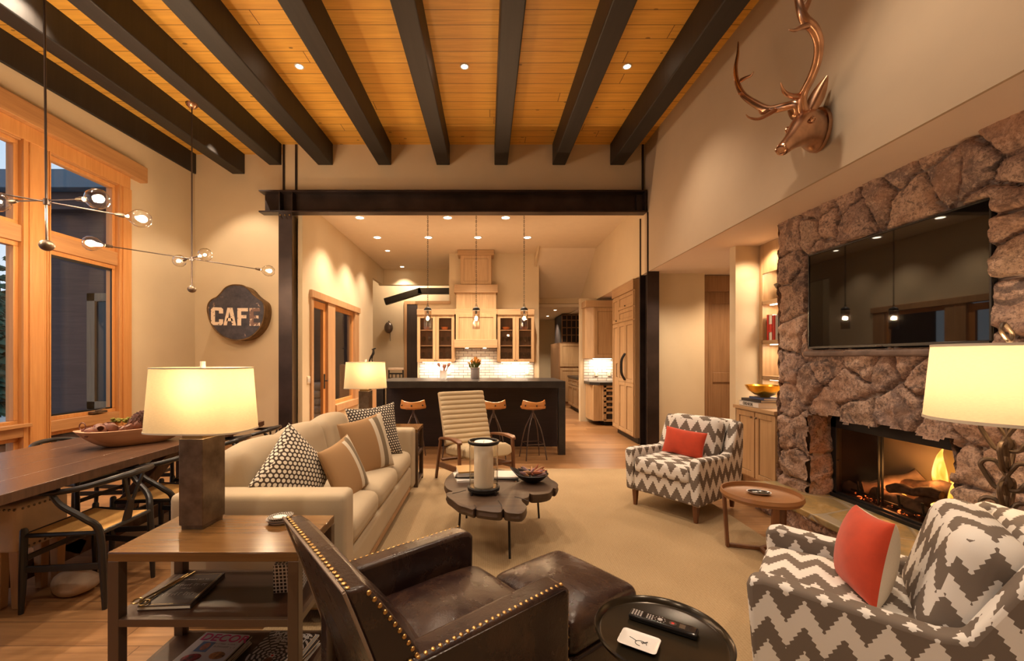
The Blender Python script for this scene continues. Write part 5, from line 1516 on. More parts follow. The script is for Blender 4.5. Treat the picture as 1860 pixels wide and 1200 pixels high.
for x, y, lb in LL: downlight(x, y, ceil_z(y) - .002, 60, lb, .045, 100)
for x in (-2.07, -.25, 1.54):
    for y in (2.3, -.2): downlight(x, y, ceil_z(y) - .002, 60, 'added unseen ceiling spot further back between the timber beams', .045, 110).__setitem__('group', 'added ceiling spots behind the picture')  # extra spots out of view, added to brighten the living room
for y in (1.5, 2.6, 3.65): downlight(-3.75, y, ceil_z(y) - .002, 50, 'added unseen ceiling spot over the dining table side', .045, 110).__setitem__('group', 'added ceiling spots over the dining side')  # added out of frame to lift the light on the dining side
lamp('SPOT', (-3.75, 6.1, ceil_z(6.1) - .05), 55, WARM2, .03, (R(6), 0, 0), None, 80, .4, 'wall_wash')
# soffit and hall downlights
lamp('SPOT', (3.75, 6.0, ZS - .02), 45, WARM, .05, None, None, 130, .7, 'hall_downlight')
lamp('SPOT', (2.75, 5.7, ZS - .02), 35, WARM2, .05, None, None, 130, .7, 'hall_downlight')
lamp('SPOT', (3.0, 4.72, ZS - .02), 16, WARM, .04, None, None, 120, .7, 'niche_downlight')
lamp('SPOT', (2.66, 7.6, ZS - .02), 0.1, WARM, .04, None, None, 120, .7, 'niche_downlight')
# ================================================================== LIVING ROOM
rug = tag(G().rbox(3.30, 6.2, .014, .006, n=4).build('area_rug', 'rug'), 'large pale sisal rug under the seating group', 'rug'); rug.location = (.50, 2.29, .007)
RZ = .014
# ------------------------------------------------------------------ sofa (faces +x)
sf = thing('sofa', 'long sand linen sofa with three seat cushions and square arms', 'sofa', (-1.20, 3.34, RZ))
D2, L2 = .46, 1.11   # half depth, half length (y)
G().rbox(.88, 2.18, .20, .03, TM(0, 0, .20), n=8).build('base', 'sofa', sf)
G().box(-.44, .43, -1.07, 1.07, .055, .10).build('plinth', 'trimwood', sf, bevel=.004)
g = G()
for sy, nm in ((-1, 0), (1, 1)):
    G().rbox(.92, .17, .60, .035, TM(0, sy * (L2 - .085), .375), n=8).build('arm', 'sofa', sf)
G().rbox(.20, 2.05, .66, .05, TM(-.37, 0, .42), n=8).build('back', 'sofa', sf)
for sx in (-1, 1):
    for sy in (-1, 1): G().taper(sx * .38, sy * 1.0, 0, .06, .04, .04, .05, .05).build('leg', 'walnut', sf)
for k in range(3):
    y = (k - 1) * .625
    G().rbox(.72, .615, .17, .065, TM(.09, y, .385), puff=.03, n=10).build('seat_cushion', 'sofa', sf)
    G().rbox(.22, .62, .46, .09, TM(-.24, y, .62, 0, 0, R(-13)), puff=.03, n=10, wob=.01).build('back_cushion', 'sofa', sf)
def put_pillow(name_, w, h, t, mat, loc, yaw, lean, label, roll=0, group=None, ear=.07):
    """pillow face normal ends up along yaw; lean tips it back"""
    g = G().pillow(w, h, t, Matrix.Rotation(R(90), 4, 'Z') @ Matrix.Rotation(R(90), 4, 'X'), ear=ear, wob=.06)
    # now it stands in the y,z plane facing x
    o = g.build(name_, mat, None, smooth=60); o.rotation_mode = 'XYZ'
    o.matrix_world = Matrix.Translation(loc) @ Matrix.Rotation(yaw, 4, 'Z') @ Matrix.Rotation(-lean, 4, 'Y') @ Matrix.Rotation(roll, 4, 'X')
    tag(o, label, 'pillow', group); return o
put_pillow('throw_pillow', .47, .47, .19, 'dots', (-1.19, 2.66, .67), R(-20), R(14), 'black and cream dotted pillow at the near end of the sofa', R(40))
put_pillow('throw_pillow', .40, .40, .13, 'tan', (-.97, 2.93, .64), R(-12), R(22), 'tan striped pillow tucked behind the near dotted pillow', R(8))
put_pillow('throw_pillow', .47, .47, .16, 'tan', (-.98, 3.50, .685), R(-32), R(14), 'tan pillow with cream and grey stripes in the middle of the sofa', R(6))
put_pillow('throw_pillow', .50, .50, .15, 'dots_s', (-1.04, 3.97, .72), R(-48), R(14), 'dotted pillow leaning in the far corner of the sofa', R(3), ear=.12)

# ------------------------------------------------------------------ end tables
def end_table(loc, label):
    t = thing('end_table', label, 'end table', loc)
    W, Dp, H = .375, .20, .635
    G().box(-W, W, -Dp, Dp, H - .004, H).box(-W + .0, W, -Dp, Dp, H - .038, H - .004).build('table_top', 'table_walnut', t, bevel=.002)
    for sx in (-1, 1):
        for sy in (-1, 1):
            g = G(); a, b = sorted((sx * (W + .001), sx * (W - .042))); c, e = sorted((sy * (Dp + .001), sy * (Dp - .042))); g.box(a, b, c, e, 0, H - .036); g.build('leg', 'table_leg', t, bevel=.002)
    for z in (.37, .075):
        G().box(-W + .02, W - .02, -Dp + .02, Dp - .02, z - .012, z).build('shelf', 'shelf_dark', t)
        g = G(); g.box(-W + .03, W - .03, -Dp, -Dp + .02, z - .03, z); g.box(-W + .03, W - .03, Dp - .02, Dp, z - .03, z); g.box(-W, -W + .02, -Dp + .03, Dp - .03, z - .03, z); g.box(W - .02, W, -Dp + .03, Dp - .03, z - .03, z)
        g.build('shelf_rail', 'table_leg', t, bevel=.001)
    return t
end_table((-1.12, 1.892, 0), 'bronze end table with two dark shelves of magazines, in the foreground')
end_table((-1.12, 4.80, 0), 'matching end table behind the far arm of the sofa')

# ------------------------------------------------------------------ table lamps
def table_lamp(loc, rz, label):
    t = thing('table_lamp', label, 'table lamp', loc, rz)
    g = G(); g.taper(0, 0, .018, .405, .112, .150, .112, .150); g.build('base', 'bronze', t, bevel=.003)
    G().box(-.050, .050, -.068, .068, 0, .018).build('foot', 'bronze', t, bevel=.002)
    G().box(-.049, .049, -.066, .066, .405, .425).build('top_plate', 'brass', t, bevel=.002)
    G().cyl(.010, .42, .56, 10).build('stem', 'brass', t)
    # oval-rectangular hardback shade
    def ring(rx, ry, z, n=64):
        out = []
        for k in range(n):
            q = 2 * math.pi * k / n; c, s = math.cos(q), math.sin(q); e = 2 / 3.6
            out.append((math.copysign(abs(c) ** e, c) * rx, math.copysign(abs(s) ** e, s) * ry, z))
        return out
    z0, z1 = .432, .722
    sh = G().loft([ring(.224, .142, z0), ring(.204, .126, z1)], cap=False); s = sh.build('lamp_shade', 'shade', t, smooth=60)
    g = G()
    for rx, ry, z, q in ((.2255, .1435, z0, .007), (.2055, .1275, z1 - .006, .006)):
        g = G(); g.loft([ring(rx, ry, z), ring(rx, ry, z + q), ring(rx - .003, ry - .003, z + q), ring(rx - .003, ry - .003, z), ring(rx, ry, z)], cap=False); g.build('shade_trim', 'shadetrim', s)
    g = G(); g.tube([(-.203, 0, z1 - .012), (.203, 0, z1 - .012)], .003, 6); g.cyl(.011, z1 - .012, z1 + .028, 10); g.build('finial', 'white', t)
    b = G().ell(.028, .028, .038, 8, TM(0, 0, .575)).build('bulb', emit_mat('lit_bulb', (1, .68, .34), 1.6), t)
    lamp('POINT', (0.05, 0, .64), 2.3, (1.0, .66, .32), .045, parent=t, name='lamp_glow')
    return t
table_lamp((-1.315, 2.005 - .02, .635), R(-3), 'bronze block table lamp with a wide linen shade, in the foreground')
table_lamp((-1.345, 4.75, .635), R(0), 'matching table lamp on the far end table')

# things on the near end table
t = thing('coaster_stack', 'stack of patterned oval dishes on the foreground end table', 'dishes', (-.965, 2.0, .635), R(8))
for k in range(3):
    g = G().lathe([(.001, 0), (.045, 0), (.056, .008), (.057, .011), (.047, .006), (.001, .004)], 36, TM((-1) ** k * .003, 0, k * .0105, .3 * k), 1.0, .82); dsh = g.build('dish', 'greyish' if k < 2 else dots_mat('speckled_dish', .010, .36, (.42, .38, .33), (.06, .045, .035)), t)
G().lathe([(.001, .0), (.030, 0), (.030, .002), (.001, .002)], 24, TM(0, 0, .0265), 1, .75).build('dish_centre', 'wax', t)
t = thing('menu_book', 'dark cloth notebook with a gold border on the middle shelf', 'book', (-1.33, 1.885, .37), R(4))
G().box(-.105, .105, -.13, .13, 0, .004).box(-.105, .105, -.13, .13, .016, .020).box(.101, .105, -.13, .13, 0, .020).build('cover', plain('brown_black_cover', (.045, .028, .022), .45), t, bevel=.001)
G().box(-.103, .10, -.128, .128, .004, .016).build('pages', 'paper', t)
g = G()
for a in ((-.095, .095, -.122, -.120), (-.095, .095, .120, .122), (-.095, -.093, -.122, .122), (.093, .095, -.122, .122)): g.box(*a, .020, .0206)
g.build('gold_border', 'brass', t)
g = scrawl(-.06, .075, .03, .0203, .020, 1, .011)
for a in ((-.015, .03, .0, .008, 2, .006), (-.07, .07, -.045, .024, 3, .013), (-.05, .06, .075, .010, 4, .008)):
    g2 = scrawl(a[0], a[1], a[2], .0203, a[3], a[4], a[5]); g.add(g2.v, g2.f)
g.build('title', 'wax', t, smooth=0)
t = thing('letter_opener', 'gold twig-shaped scissors lying across the dark notebook', 'scissors', (-1.385, 1.88, .3925), R(4))
g = G().tube([(.02, .14, .003), (-.02, -.03, .004), (-.03, -.10, .003)], .004, 6).tube([(-.0, .12, .003), (-.03, -.02, .005), (-.06, -.10, .003)], .004, 6)
for c in ((-.03, -.115), (-.068, -.10)): g.tube([(c[0] + .017 * math.cos(q), c[1] + .021 * math.sin(q), .004) for q in [2 * math.pi * k / 12 for k in range(12)]], .0035, 6, True)
g.build('blades', 'brass', t)
tissue_m = Mat('black_white_lattice', (.8, .75, .7), .5); u, v = tissue_m.uv()
fu, fv = (u / .0155 + v * 4.0).frac() - .5, (v / .0155).frac() - .5; q = (fu.abs().max(fv.abs())).lt(.34)
tissue_m.set('Base Color', tissue_m.mix(q, (.78, .72, .66), (.02, .015, .012)))
t = thing('tissue_box', 'black and white lattice tissue box on the middle shelf', 'tissue box', (-.885, 1.945, .37), R(8))
G().box(-.06, .06, -.06, .06, 0, .125).build('box', tissue_m.m, t, bevel=.003)
g = G(); rings = []
for i in range(6):
    z = .125 + .075 * i / 5; r = .014 + .018 * (i / 5)
    rings.append([(math.cos(q) * r * (1 + .5 * math.sin(3 * q + i)), math.sin(q) * r * (.5 + .4 * math.cos(2 * q + i)), z + .008 * math.sin(4 * q)) for q in [2 * math.pi * k / 20 for k in range(20)]])
g.loft(rings, cap=False); g.build('tissue', 'white', t, smooth=60)
# magazines on the low shelf
def mag(loc, rz, cover, label, group, w=.215, h=.275, th=.007):
    t = thing('magazine', label, 'magazine', loc, rz, group)
    G().box(-w / 2, w / 2, -h / 2, h / 2, .001, th - .0008).build('pages', 'paper', t)
    G().box(-w / 2, w / 2, -h / 2, h / 2, th - .0008, th).box(-w / 2, w / 2, -h / 2, h / 2, 0, .001).box(-w / 2 - .0006, -w / 2, -h / 2, h / 2, 0, th).build('cover', cover, t)
    return t
colr = [plain('mag_cover_' + n, c, .3) for n, c in (('grey', (.45, .43, .42)), ('brown', (.28, .16, .10)), ('white', (.66, .62, .60)), ('dark', (.06, .05, .05)))]
cov = [colr[0], colr[1], colr[2], colr[3], colr[1]]
zz = .075
for k in range(5):
    lb = ['bottom magazine of the left pile on the low shelf', 'second magazine from the bottom of the left pile', 'middle magazine of the left pile', 'magazine just under the topmost decor one'][k] if k < 4 else 'white and pink decor magazine topmost of the left pile'
    last = mag((-1.215 + .006 * math.sin(k * 3), 1.86 + .008 * math.cos(k * 2), zz), R(-7 + 2.5 * math.sin(k * 2.2)), cov[k] if k < 4 else colr[2], lb, None); zz += .0095
zz = .007
text_g('DECOR', .066, TM(0.012, .104, zz + .0004), .001).build('title', plain('magenta_ink', (.60, .05, .18), .4), last, smooth=0)
scrawl(-.05, .085, .068, zz, .006, 5, .005).build('subtitle', 'blackcover', last, smooth=0)
g = scrawl(.0, .098, .050, zz, .012, 6, .008); g.build('headline', 'blackcover', last, smooth=0)
G().box(-.07, -.01, .01, .075, zz, zz + .0004).build('cover_photo', plain('cover_blue', (.14, .24, .42), .4), last)
G().ell(.018, .026, .001, 8, TM(-.038, .044, zz + .0006)).build('cover_face', plain('cover_skin', (.55, .26, .18), .5, var=.4, vs=60), last)
G().ell(.040, .026, .001, 8, TM(-.045, -.03, zz + .0006, .3)).build('cover_flowers', plain('cover_crimson', (.30, .03, .04), .5, var=.95, vs=60), last)
G().ell(.034, .024, .001, 8, TM(.055, -.005, zz + .0006)).build('cover_cake', plain('cover_ochre', (.36, .16, .06), .5, var=.9, vs=60), last)
zz = .075
for k in range(6):
    lb = ['bottom magazine of the right pile on the low shelf', 'second magazine from the bottom of the right pile', 'third magazine from the bottom of the right pile', 'fourth magazine from the bottom of the right pile', 'magazine just under the topmost interior design one', 'black and white interior design magazine topmost of the right pile'][k]
    if k == 5:
        rm = Mat('radial_cover', (.05, .04, .04), .35); x, y, z = rm.obj()
        n = rm.nt.nodes.new('ShaderNodeMath'); n.operation = 'ARCTAN2'; rm.nt.links.new((y + .02).k, n.inputs[0]); rm.nt.links.new((x + .005).k, n.inputs[1])
        a = S(rm.nt, n.outputs[0]); rr = ((x + .005) * (x + .005) + (y + .02) * (y + .02)).sqrt()
        f = ((a * 7.0).sin() * (rr * 300.0).sin()).gt(.1)
        cc = rm.mix(f, (.03, .022, .02), (.55, .48, .45)); cc = rm.mix((a + 1.5708).abs().lt(.55), cc, (.16, .06, .03)); rm.set('Base Color', cc)
    last2 = mag((-.905 + .007 * math.sin(k * 2 + 1), 1.86 + .008 * math.cos(k * 3), zz), R(-9 + 3 * math.sin(k * 1.7)), cov[k % 4] if k < 5 else rm.m, lb, None); zz += .0095
g = text_g('INTERIOR', .040, TM(.005, .115, .0074), .0004); g2 = text_g('DESIGN', .040, TM(.015, .082, .0074), .0004); g.add(g2.v, g2.f); g.build('title', 'white', last2, smooth=0)
G().box(-.014, .006, -.030, -.010, .007, .0076).build('cover_square', 'white', last2); G().box(-.009, .001, -.025, -.015, .0076, .008).build('cover_dot', 'red', last2)

# ------------------------------------------------------------------ leather armchair and ottoman
FA = Vector((.085, 1.79)); ang = math.atan2(.61, .79)
lc = thing('leather_armchair', 'worn dark brown leather club chair with brass nailheads, seen from behind', 'armchair', (FA.x, FA.y, RZ), ang)
G().rbox(.58, .52, .16, .03, TM(-.32, 0, .27), n=6).build('seat_base', 'leather', lc)
G().rbox(.60, .47, .15, .06, TM(-.29, 0, .385), puff=.035, n=14, wob=.012).build('seat_cushion', 'leather', lc)
prof = [(-.66, .10), (.0, .10), (.005, .56), (-.015, .585), (-.06, .592), (-.60, .575), (-.66, .57)]
for sy in (-1, 1):
    a, b = sorted((sy * .245, sy * .34)); arm = G().side(prof, a, b).build('arm', 'leather', lc, bevel=.018)
    arm.modifiers['bevel'].segments = 4
    g = G(); n = 25
    for k in range(n + 1):
        x = -.03 - .59 * k / n; z = .594 - .016 * k / n - .006
        g.ell(.0072, .0072, .0045, 6, TM(x, sy * .326, z + .001, 0, R(-35) * sy))
    g.build('nailhead_row', 'nail', arm)
    g = G()
    for k in range(11): g.ell(.0045, .0068, .0068, 6, TM(.004, sy * .325, .55 - .04 * k))
    g.build('nailhead_row', 'nail', arm)
    g = G().tube([(-.64, sy * .338, .560), (-.03, sy * .338, .572)], .004, 6); g.build('piping', 'leather', arm)
# back: curved slab leaning away
def backring(s, y):
    """s from 0 bottom to 1 top; returns front and rear x and z"""
    z = .12 + (.81 - .12) * s
    xr = -.60 - .20 * s ** 1.3; xf = xr + .145 - .07 * s ** 2 + .03 * math.sin(math.pi * s)
    return xf, xr, z
ns = 14
g = G(); rings = []
for i in range(ns + 1):
    s = i / ns; xf, xr, z = backring(s, 0); hw = .335 - .02 * s
    ring = []
    m = 10
    for k in range(m + 1):
        u = -1 + 2 * k / m; ring.append((xf + .062 * (1 - u * u) * math.sin(math.pi * min(1, s + .15)) - .012 * abs(u) ** 6, hw * u, z))
    for k in range(m, -1, -1):
        u = -1 + 2 * k / m; ring.append((xr + .006 * abs(u) ** 6, hw * u, z))
    rings.append(ring)
bk = g.loft(rings).build('back', 'leather', lc, bevel=.012, smooth=50)
xf, xr, z = backring(1, 0)
g = G()
for k in range(26):
    y = -.30 + .60 * k / 25; g.ell(.0072, .0072, .0045, 6, TM(xr + .018, y, z + .001))
g.build('nailhead_row', 'nail', bk)
for sy in (-1, 1):
    g = G()
    for k in range(18):
        s = .45 + .55 * k / 18; f_, r_, z_ = backring(s, 0); g.ell(.0070, .0045, .0070, 6, TM(f_ - .022, sy * (.336 - .02 * s), z_))
    g.build('nailhead_row', 'nail', bk)
g = G().tube([(xr + .004, -.315, z), (xr + .004, .315, z)], .0045, 6)
for sy in (-1, 1):
    g.tube([(backring(s, 0)[1] + .004, sy * (.337 - .02 * s), backring(s, 0)[2]) for s in [k / 10 for k in range(11)]], .0045, 6)
g.build('piping', plain('pale_seam', (.22, .16, .12), .5), bk)
for sx, xx in ((0, -.06), (1, -.58)):
    for sy in (-1, 1): G().taper(xx, sy * .27, -.0, .11, .03, .03, .045, .045).build('leg', 'walnut', lc)
f2 = Vector((math.cos(ang), math.sin(ang))); l2 = Vector((-f2.y, f2.x))
oc = FA + f2 * .265 + l2 * (-.07)
ot = thing('leather_ottoman', 'worn dark brown leather ottoman in front of the club chair', 'ottoman', (oc.x, oc.y, RZ), ang)
G().rbox(.45, .48, .15, .05, TM(0, 0, .34), puff=.03, n=12, wob=.006).build('cushion', 'leather', ot)
G().rbox(.44, .47, .19, .02, TM(0, 0, .175), n=6).build('base', 'leather', ot)
for sx in (-1, 1):
    for sy in (-1, 1): G().taper(sx * .18, sy * .19, 0, .09, .03, .03, .04, .04).build('leg', 'walnut', ot)

# ------------------------------------------------------------------ black tray table
tt = thing('tray_table', 'round black metal tray table in the foreground', 'side table', (.562, 1.385, RZ))
G().lathe([(.001, .486), (.185, .486), (.193, .490), (.200, .503), (.207, .508), (.211, .503), (.203, .487), (.190, .478), (.001, .478)], 64).build('tray', 'tray', tt)
G().cyl(.016, .02, .478, 16).build('stem', 'iron', tt); G().lathe([(.15, 0), (.15, .008), (.03, .02), (.016, .04)], 40).build('foot', 'iron', tt)
t = thing('trinket_dish', 'white rectangular dish printed with a small black crown', 'dish', (.478, 1.352, RZ + .486), R(-33))
def rr(w, h, r, z, n=6): return [(sx * (w / 2 - r) + r * math.cos(a), sy * (h / 2 - r) + r * math.sin(a), z) for sx, sy, a0 in ((1, 1, 0), (-1, 1, 90), (-1, -1, 180), (1, -1, 270)) for a in [R(a0 + 90 * k / n) for k in range(n + 1)]]
G().loft([rr(.085, .058, .010, 0), rr(.118, .088, .012, .012), rr(.115, .085, .011, .0125), rr(.088, .060, .010, .005)]).build('dish', 'white', t)
g = G().tube([(.017 * math.cos(q) + .006, .013 * math.sin(q) - .003, .0058) for q in [2 * math.pi * k / 16 for k in range(13)]], .0011, 5).tube([(-.01, .004, .006), (-.024, .010, .0062), (-.032, .013, .006)], .0011, 5)
for k in range(5): g.tube([(.006 + .010 * math.cos(k * .4), .008 + .004 * math.sin(k * .4) - k * .002, .006), (.012 + .011 * math.cos(k * .4), .014 - k * .004, .0062)], .0014, 5)
g.build('crown_print', 'blackcover', t)
t = thing('remote_control', 'long black remote control lying on the tray table', 'remote control', (.588, 1.44, RZ + .486), R(-33))
G().rbox(.215, .048, .020, .007, TM(0, 0, .0105), n=6).build('body', 'blackgloss', t)
g = G()
for i in range(4):
    for j in range(4): g.box(-.098 + i * .009, -.093 + i * .009, -.017 + j * .009, -.012 + j * .009, .0205, .0218)
for i in range(3):
    for j in range(3): g.box(-.050 + i * .008, -.046 + i * .008, -.014 + j * .010, -.008 + j * .010, .0205, .0216)
g.build('key', 'greyish', t)
g = G()
for k in range(10):
    q = 2 * math.pi * k / 10; g.ell(.002, .002, .001, 4, TM(-.008 + .016 * math.cos(q), .016 * math.sin(q), .021))
g.lathe([(.008, .0205), (.008, .0218), (.006, .022)], 16, TM(-.008, 0, 0)); g.build('round_key', 'greyish', t)
G().lathe([(.012, .0205), (.012, .0215), (.008, .022)], 20, TM(.032, 0, 0)).build('ring_key', 'gun', t)
G().ell(.006, .006, .002, 6, TM(.032, 0, .0215)).build('red_key', 'red', t)
G().box(.052, .070, -.012, .012, .0205, .0212).build('display', 'bronze', t)

# ------------------------------------------------------------------ patterned armchairs (face +x)
def pattern_chair(loc, rz, label, uvo):
    t = thing('patterned_armchair', label, 'armchair', loc, rz)
    prof = [(-.40, .15), (.36, .15), (.385, .50), (.375, .53), (.33, .545), (-.14, .515), (-.20, .53), (-.335, .79), (-.36, .805), (-.40, .80), (-.46, .78), (-.45, .5)]
    for sy in (-1, 1):
        a, b = sorted((sy * .27, sy * .355)); o = G().side(prof, a, b).build('arm', 'zig', t, bevel=.022, uvoff=(uvo + .03 * sy, uvo)); o.modifiers['bevel'].segments = 4
    G().rbox(.74, .56, .19, .02, TM(-.02, 0, .245), n=6).build('seat_base', 'zig', t, uvoff=(.02, uvo))
    G().rbox(.64, .53, .14, .045, TM(.06, 0, .395), puff=.02, n=10).build('seat_cushion', 'zig', t, uvoff=(uvo, .07))
    o = G().rbox(.13, .62, .62, .05, TM(-.385, 0, .50, 0, 0, R(-9)), n=8).build('back', 'zig', t, uvoff=(.1, uvo + .05))
    o = G().rbox(.19, .52, .44, .085, TM(-.235, 0, .615, 0, 0, R(-16)), n=12, k=4).build('back_cushion', 'zig', t, uvoff=(.0, .04))
    for sx, x in ((1, .30), (-1, -.36)):
        for sy in (-1, 1): G().taper(x, sy * .29, 0, .155, .026, .026, .045, .045, 0.0, 0.0).build('leg', 'walnut', t)
    return t
c1 = (1.82, 4.02); a1 = math.atan2(-.6, -.8)
pattern_chair((c1[0], c1[1], RZ), a1, 'grey and white patterned armchair standing at the far side of the rug', .0)
c2 = (1.53, 1.71); a2 = math.atan2(.626, -.78)
pattern_chair((c2[0], c2[1], RZ), a2, 'grey and white patterned armchair in the right foreground', .05)
def loc2(c, a, x, y): return (c[0] + math.cos(a) * x - math.sin(a) * y, c[1] + math.sin(a) * x + math.cos(a) * y)
p = loc2(c1, a1, -.02, .01); put_pillow('orange_pillow', .40, .25, .11, 'orange', (p[0], p[1], .595 + RZ), a1, R(16), 'orange velvet pillow on the far patterned armchair', R(-3))
p = loc2(c2, a2, .02, .03)
g = G().pillow(.33, .32, .16, Matrix.Rotation(R(90), 4, 'Z') @ Matrix.Rotation(R(90), 4, 'X'), ear=.08, wob=.06)
half = len(g.f) // 2
op = G(); op.v = g.v; op.f = g.f
o = op.build('orange_pillow', ['orange', 'offwhite'], None, smooth=60)
o.data.polygons.foreach_set('material_index', [0 if i < half else 1 for i in range(len(o.data.polygons))])
o.matrix_world = Matrix.Translation((p[0], p[1], .615 + RZ)) @ Matrix.Rotation(a2 + R(16), 4, 'Z') @ Matrix.Rotation(R(-12), 4, 'Y') @ Matrix.Rotation(R(6), 4, 'X')
tag(o, 'orange velvet pillow with a natural linen back on the foreground patterned armchair', 'pillow')
pp = G().tube([(0, 0, 0)] * 2, .001) if False else None

# ------------------------------------------------------------------ walnut side table
wt = thing('tripod_side_table', 'round walnut side table with three splayed legs beside the hearth', 'side table', (1.975, 3.10, RZ))
G().lathe([(.001, .395), (.238, .395), (.243, .398), (.246, .425), (.256, .425), (.262, .40), (.250, .378), (.001, .378)], 64).build('tray_top', 'walnut_h', wt)
feet = []
for a in (R(163), R(258), R(20)):
    f0 = Vector((math.cos(a) * .215, math.sin(a) * .215, 0)); f1 = Vector((math.cos(a) * .238, math.sin(a) * .238, .395)); feet.append(f0)
    G().bar(f0 + Vector((0, 0, .0)), f1, .045, .022, (math.cos(a), math.sin(a), 0)).build('leg', 'walnut', wt, bevel=.004)
for i in range(3):
    G().bar(feet[i] * .95 + Vector((0, 0, .014)), Vector((0, 0, .014)), .028, .024).build('foot_bar', 'walnut', wt, bevel=.003)
t = thing('dark_oval_dish', 'white rimmed dark oval dish on the walnut side table', 'dish', (1.98, 3.13, RZ + .395), R(-20))
G().lathe([(.001, 0), (.05, .002), (.078, .016), (.080, .019), (.074, .018), (.05, .008), (.001, .006)], 40, None, 1.0, .72).build('dish', 'white', t)
G().lathe([(.001, .0075), (.05, .0095), (.071, .0175), (.071, .019), (.05, .011), (.001, .009)], 40, None, 1.0, .70).build('glaze', 'blackgloss', t)

# ------------------------------------------------------------------ floor lamp with chain stem
cl = thing('chain_lamp', 'floor lamp with a welded chain stem and a broad drum shade', 'floor lamp', (2.335, 1.93, .2))
hz = .92
s = G().loft([[(math.cos(q) * r, math.sin(q) * r, z) for q in [2 * math.pi * k / 64 for k in range(64)]] for r, z in ((.268, .915), (.240, 1.262))], cap=False).build('lamp_shade', 'shade', cl, smooth=60)
G().lathe([(.270, .914), (.2695, .928), (.265, .928), (.266, .914)], 64, closed=True).build('shade_trim', 'shadetrim', s); G().lathe([(.2425, 1.252), (.242, 1.264), (.238, 1.264), (.239, 1.252)], 64, closed=True).build('shade_trim', 'shadetrim', s)
g = G()
for k in range(3):
    a = k * 2.094; g.tube([(0, 0, 1.24), (math.cos(a) * .240, math.sin(a) * .240, 1.25)], .003, 6)
g.cyl(.008, .90, 1.27, 10); g.build('spider', 'iron', cl)
def link(c, L, w, r, tilt, yaw, n=18):
    pts = []
    for k in range(n):
        q = 2 * math.pi * k / n; x = w * math.cos(q); z = (L / 2 - w) * (1 if math.sin(q) > 0 else -1) * min(1, abs(math.sin(q)) * 3) + w * math.sin(q)
        pts.append(Vector((x, 0, z)))
    m = Matrix.Translation(c) @ Matrix.Rotation(yaw, 4, 'Z') @ Matrix.Rotation(tilt, 4, 'Y')
    return [m @ p for p in pts]
links_m = plain('forged_chain', (.16, .12, .09), .4, .8, var=.3, vs=16)
G().tube(link((0, 0, 1.315), .105, .026, .008, R(-58), R(20)), .008, 10, True).build('finial', links_m, cl)
z = .055; k = 0
g = G()
while z < .93:
    for w_ in range(2):
        L = .135; yaw = R(25 + (k % 2) * 90); tl = R(26 if w_ else -26)
        off = Vector((math.cos(yaw), math.sin(yaw), 0)) * (.034 if w_ else -.034)
        g.tube(link((off.x, off.y, z), L, .031, .009, tl, yaw), .0098, 8, True)
    z += .088; k += 1
g.tube([(0, 0, .02), (0, 0, .93)], .009, 8)
g.build('chain_stem', links_m, cl)
G().lathe([(.13, 0), (.13, .008), (.04, .018), (.001, .02)], 32).build('foot', links_m, cl)
G().ell(.028, .028, .04, 8, TM(0, 0, 1.06)).build('bulb', emit_mat('lit_bulb_2', (1, .68, .34), 2), cl)
lamp('POINT', (0, 0, 1.14), 6, (1.0, .66, .36), .05, parent=cl, name='lamp_glow')

# ------------------------------------------------------------------ slab coffee table
ct = thing('slab_coffee_table', 'dark live-edge wood slab coffee table on thin iron legs', 'coffee table', (.12, 3.30, RZ))
outpx = [(807, 880), (812, 893), (822, 900), (812, 903), (811, 910), (822, 921), (834, 930), (848, 934), (859, 938), (863, 935), (867, 938), (880, 940), (896, 942), (910, 942), (914, 937), (918, 942), (930, 944), (948, 944), (957, 933), (950, 925), (948, 919), (960, 914), (962, 905), (968, 908), (985, 907), (1000, 902), (1005, 892), (1010, 893), (1014, 884), (1009, 877), (1000, 872), (990, 862), (975, 858), (955, 858), (943, 864), (940, 873), (936, 878), (930, 868), (920, 858), (905, 854), (888, 852), (868, 852), (845, 853), (826, 858), (813, 868)]
zt = .39 + RZ
poly = []
for x, y in outpx:
    y = y - 10 * max(0, min(1, (y - 880) / 40))
    d = (EYE - zt) * F / (y - 3 - CY); poly.append(((x - CX) * d / F - .12, d - 3.30))
pl = smooth_path([(x, y, 0) for x, y in poly], 3, True)
cxp = sum(p.x for p in pl) / len(pl); cyp = sum(p.y for p in pl) / len(pl)
rings = []
for z, sc in ((-.062, .965), (-.058, .985), (-.036, 1.005), (-.015, .99), (-.003, 1.0), (0, .992)):
    rings.append([(cxp + (p.x - cxp) * sc, cyp + (p.y - cyp) * sc, .39 + z) for p in pl])
G().loft(rings).build('slab_top', 'slab', ct, smooth=40)
g = G()
for a, b in (((912, 930), (905, 912)), ((960, 913), (935, 905)), ((822, 899), (846, 893)), ((863, 928), (862, 920))):
    pa, pb = [((x - CX) * ((EYE - zt) * F / (y - 3 - CY)) / F - .12, (EYE - zt) * F / (y - 3 - CY) - 3.30, .3905) for x, y in (a, b)]
    g.tube([pa, ((pa[0] + pb[0]) / 2 + .01, (pa[1] + pb[1]) / 2, .3905), pb], .003, 5)
g.build('crack', 'blackcover', ct)
for px, py in ((926, 1018), (829, 965), (979, 938), (842, 905)):
    d = EYE * F / (py - CY); x, y = (px - CX) * d / F - .12, d - 3.30
    if px == 979: d = 3.72; x, y = (979 - CX) * d / F - .12, d - 3.3
    if px == 829: d = 3.22; x, y = (832 - CX) * d / F - .12, d - 3.3
    if px == 842: x, y = -.30, .42
    if px == 926: y += .0
    tx, ty = x * .93, y + (.09 if px == 926 else -.02)
    G().tube([(x, y, .0), (tx, ty, .34)], .0085, 8).build('leg', 'iron', ct)
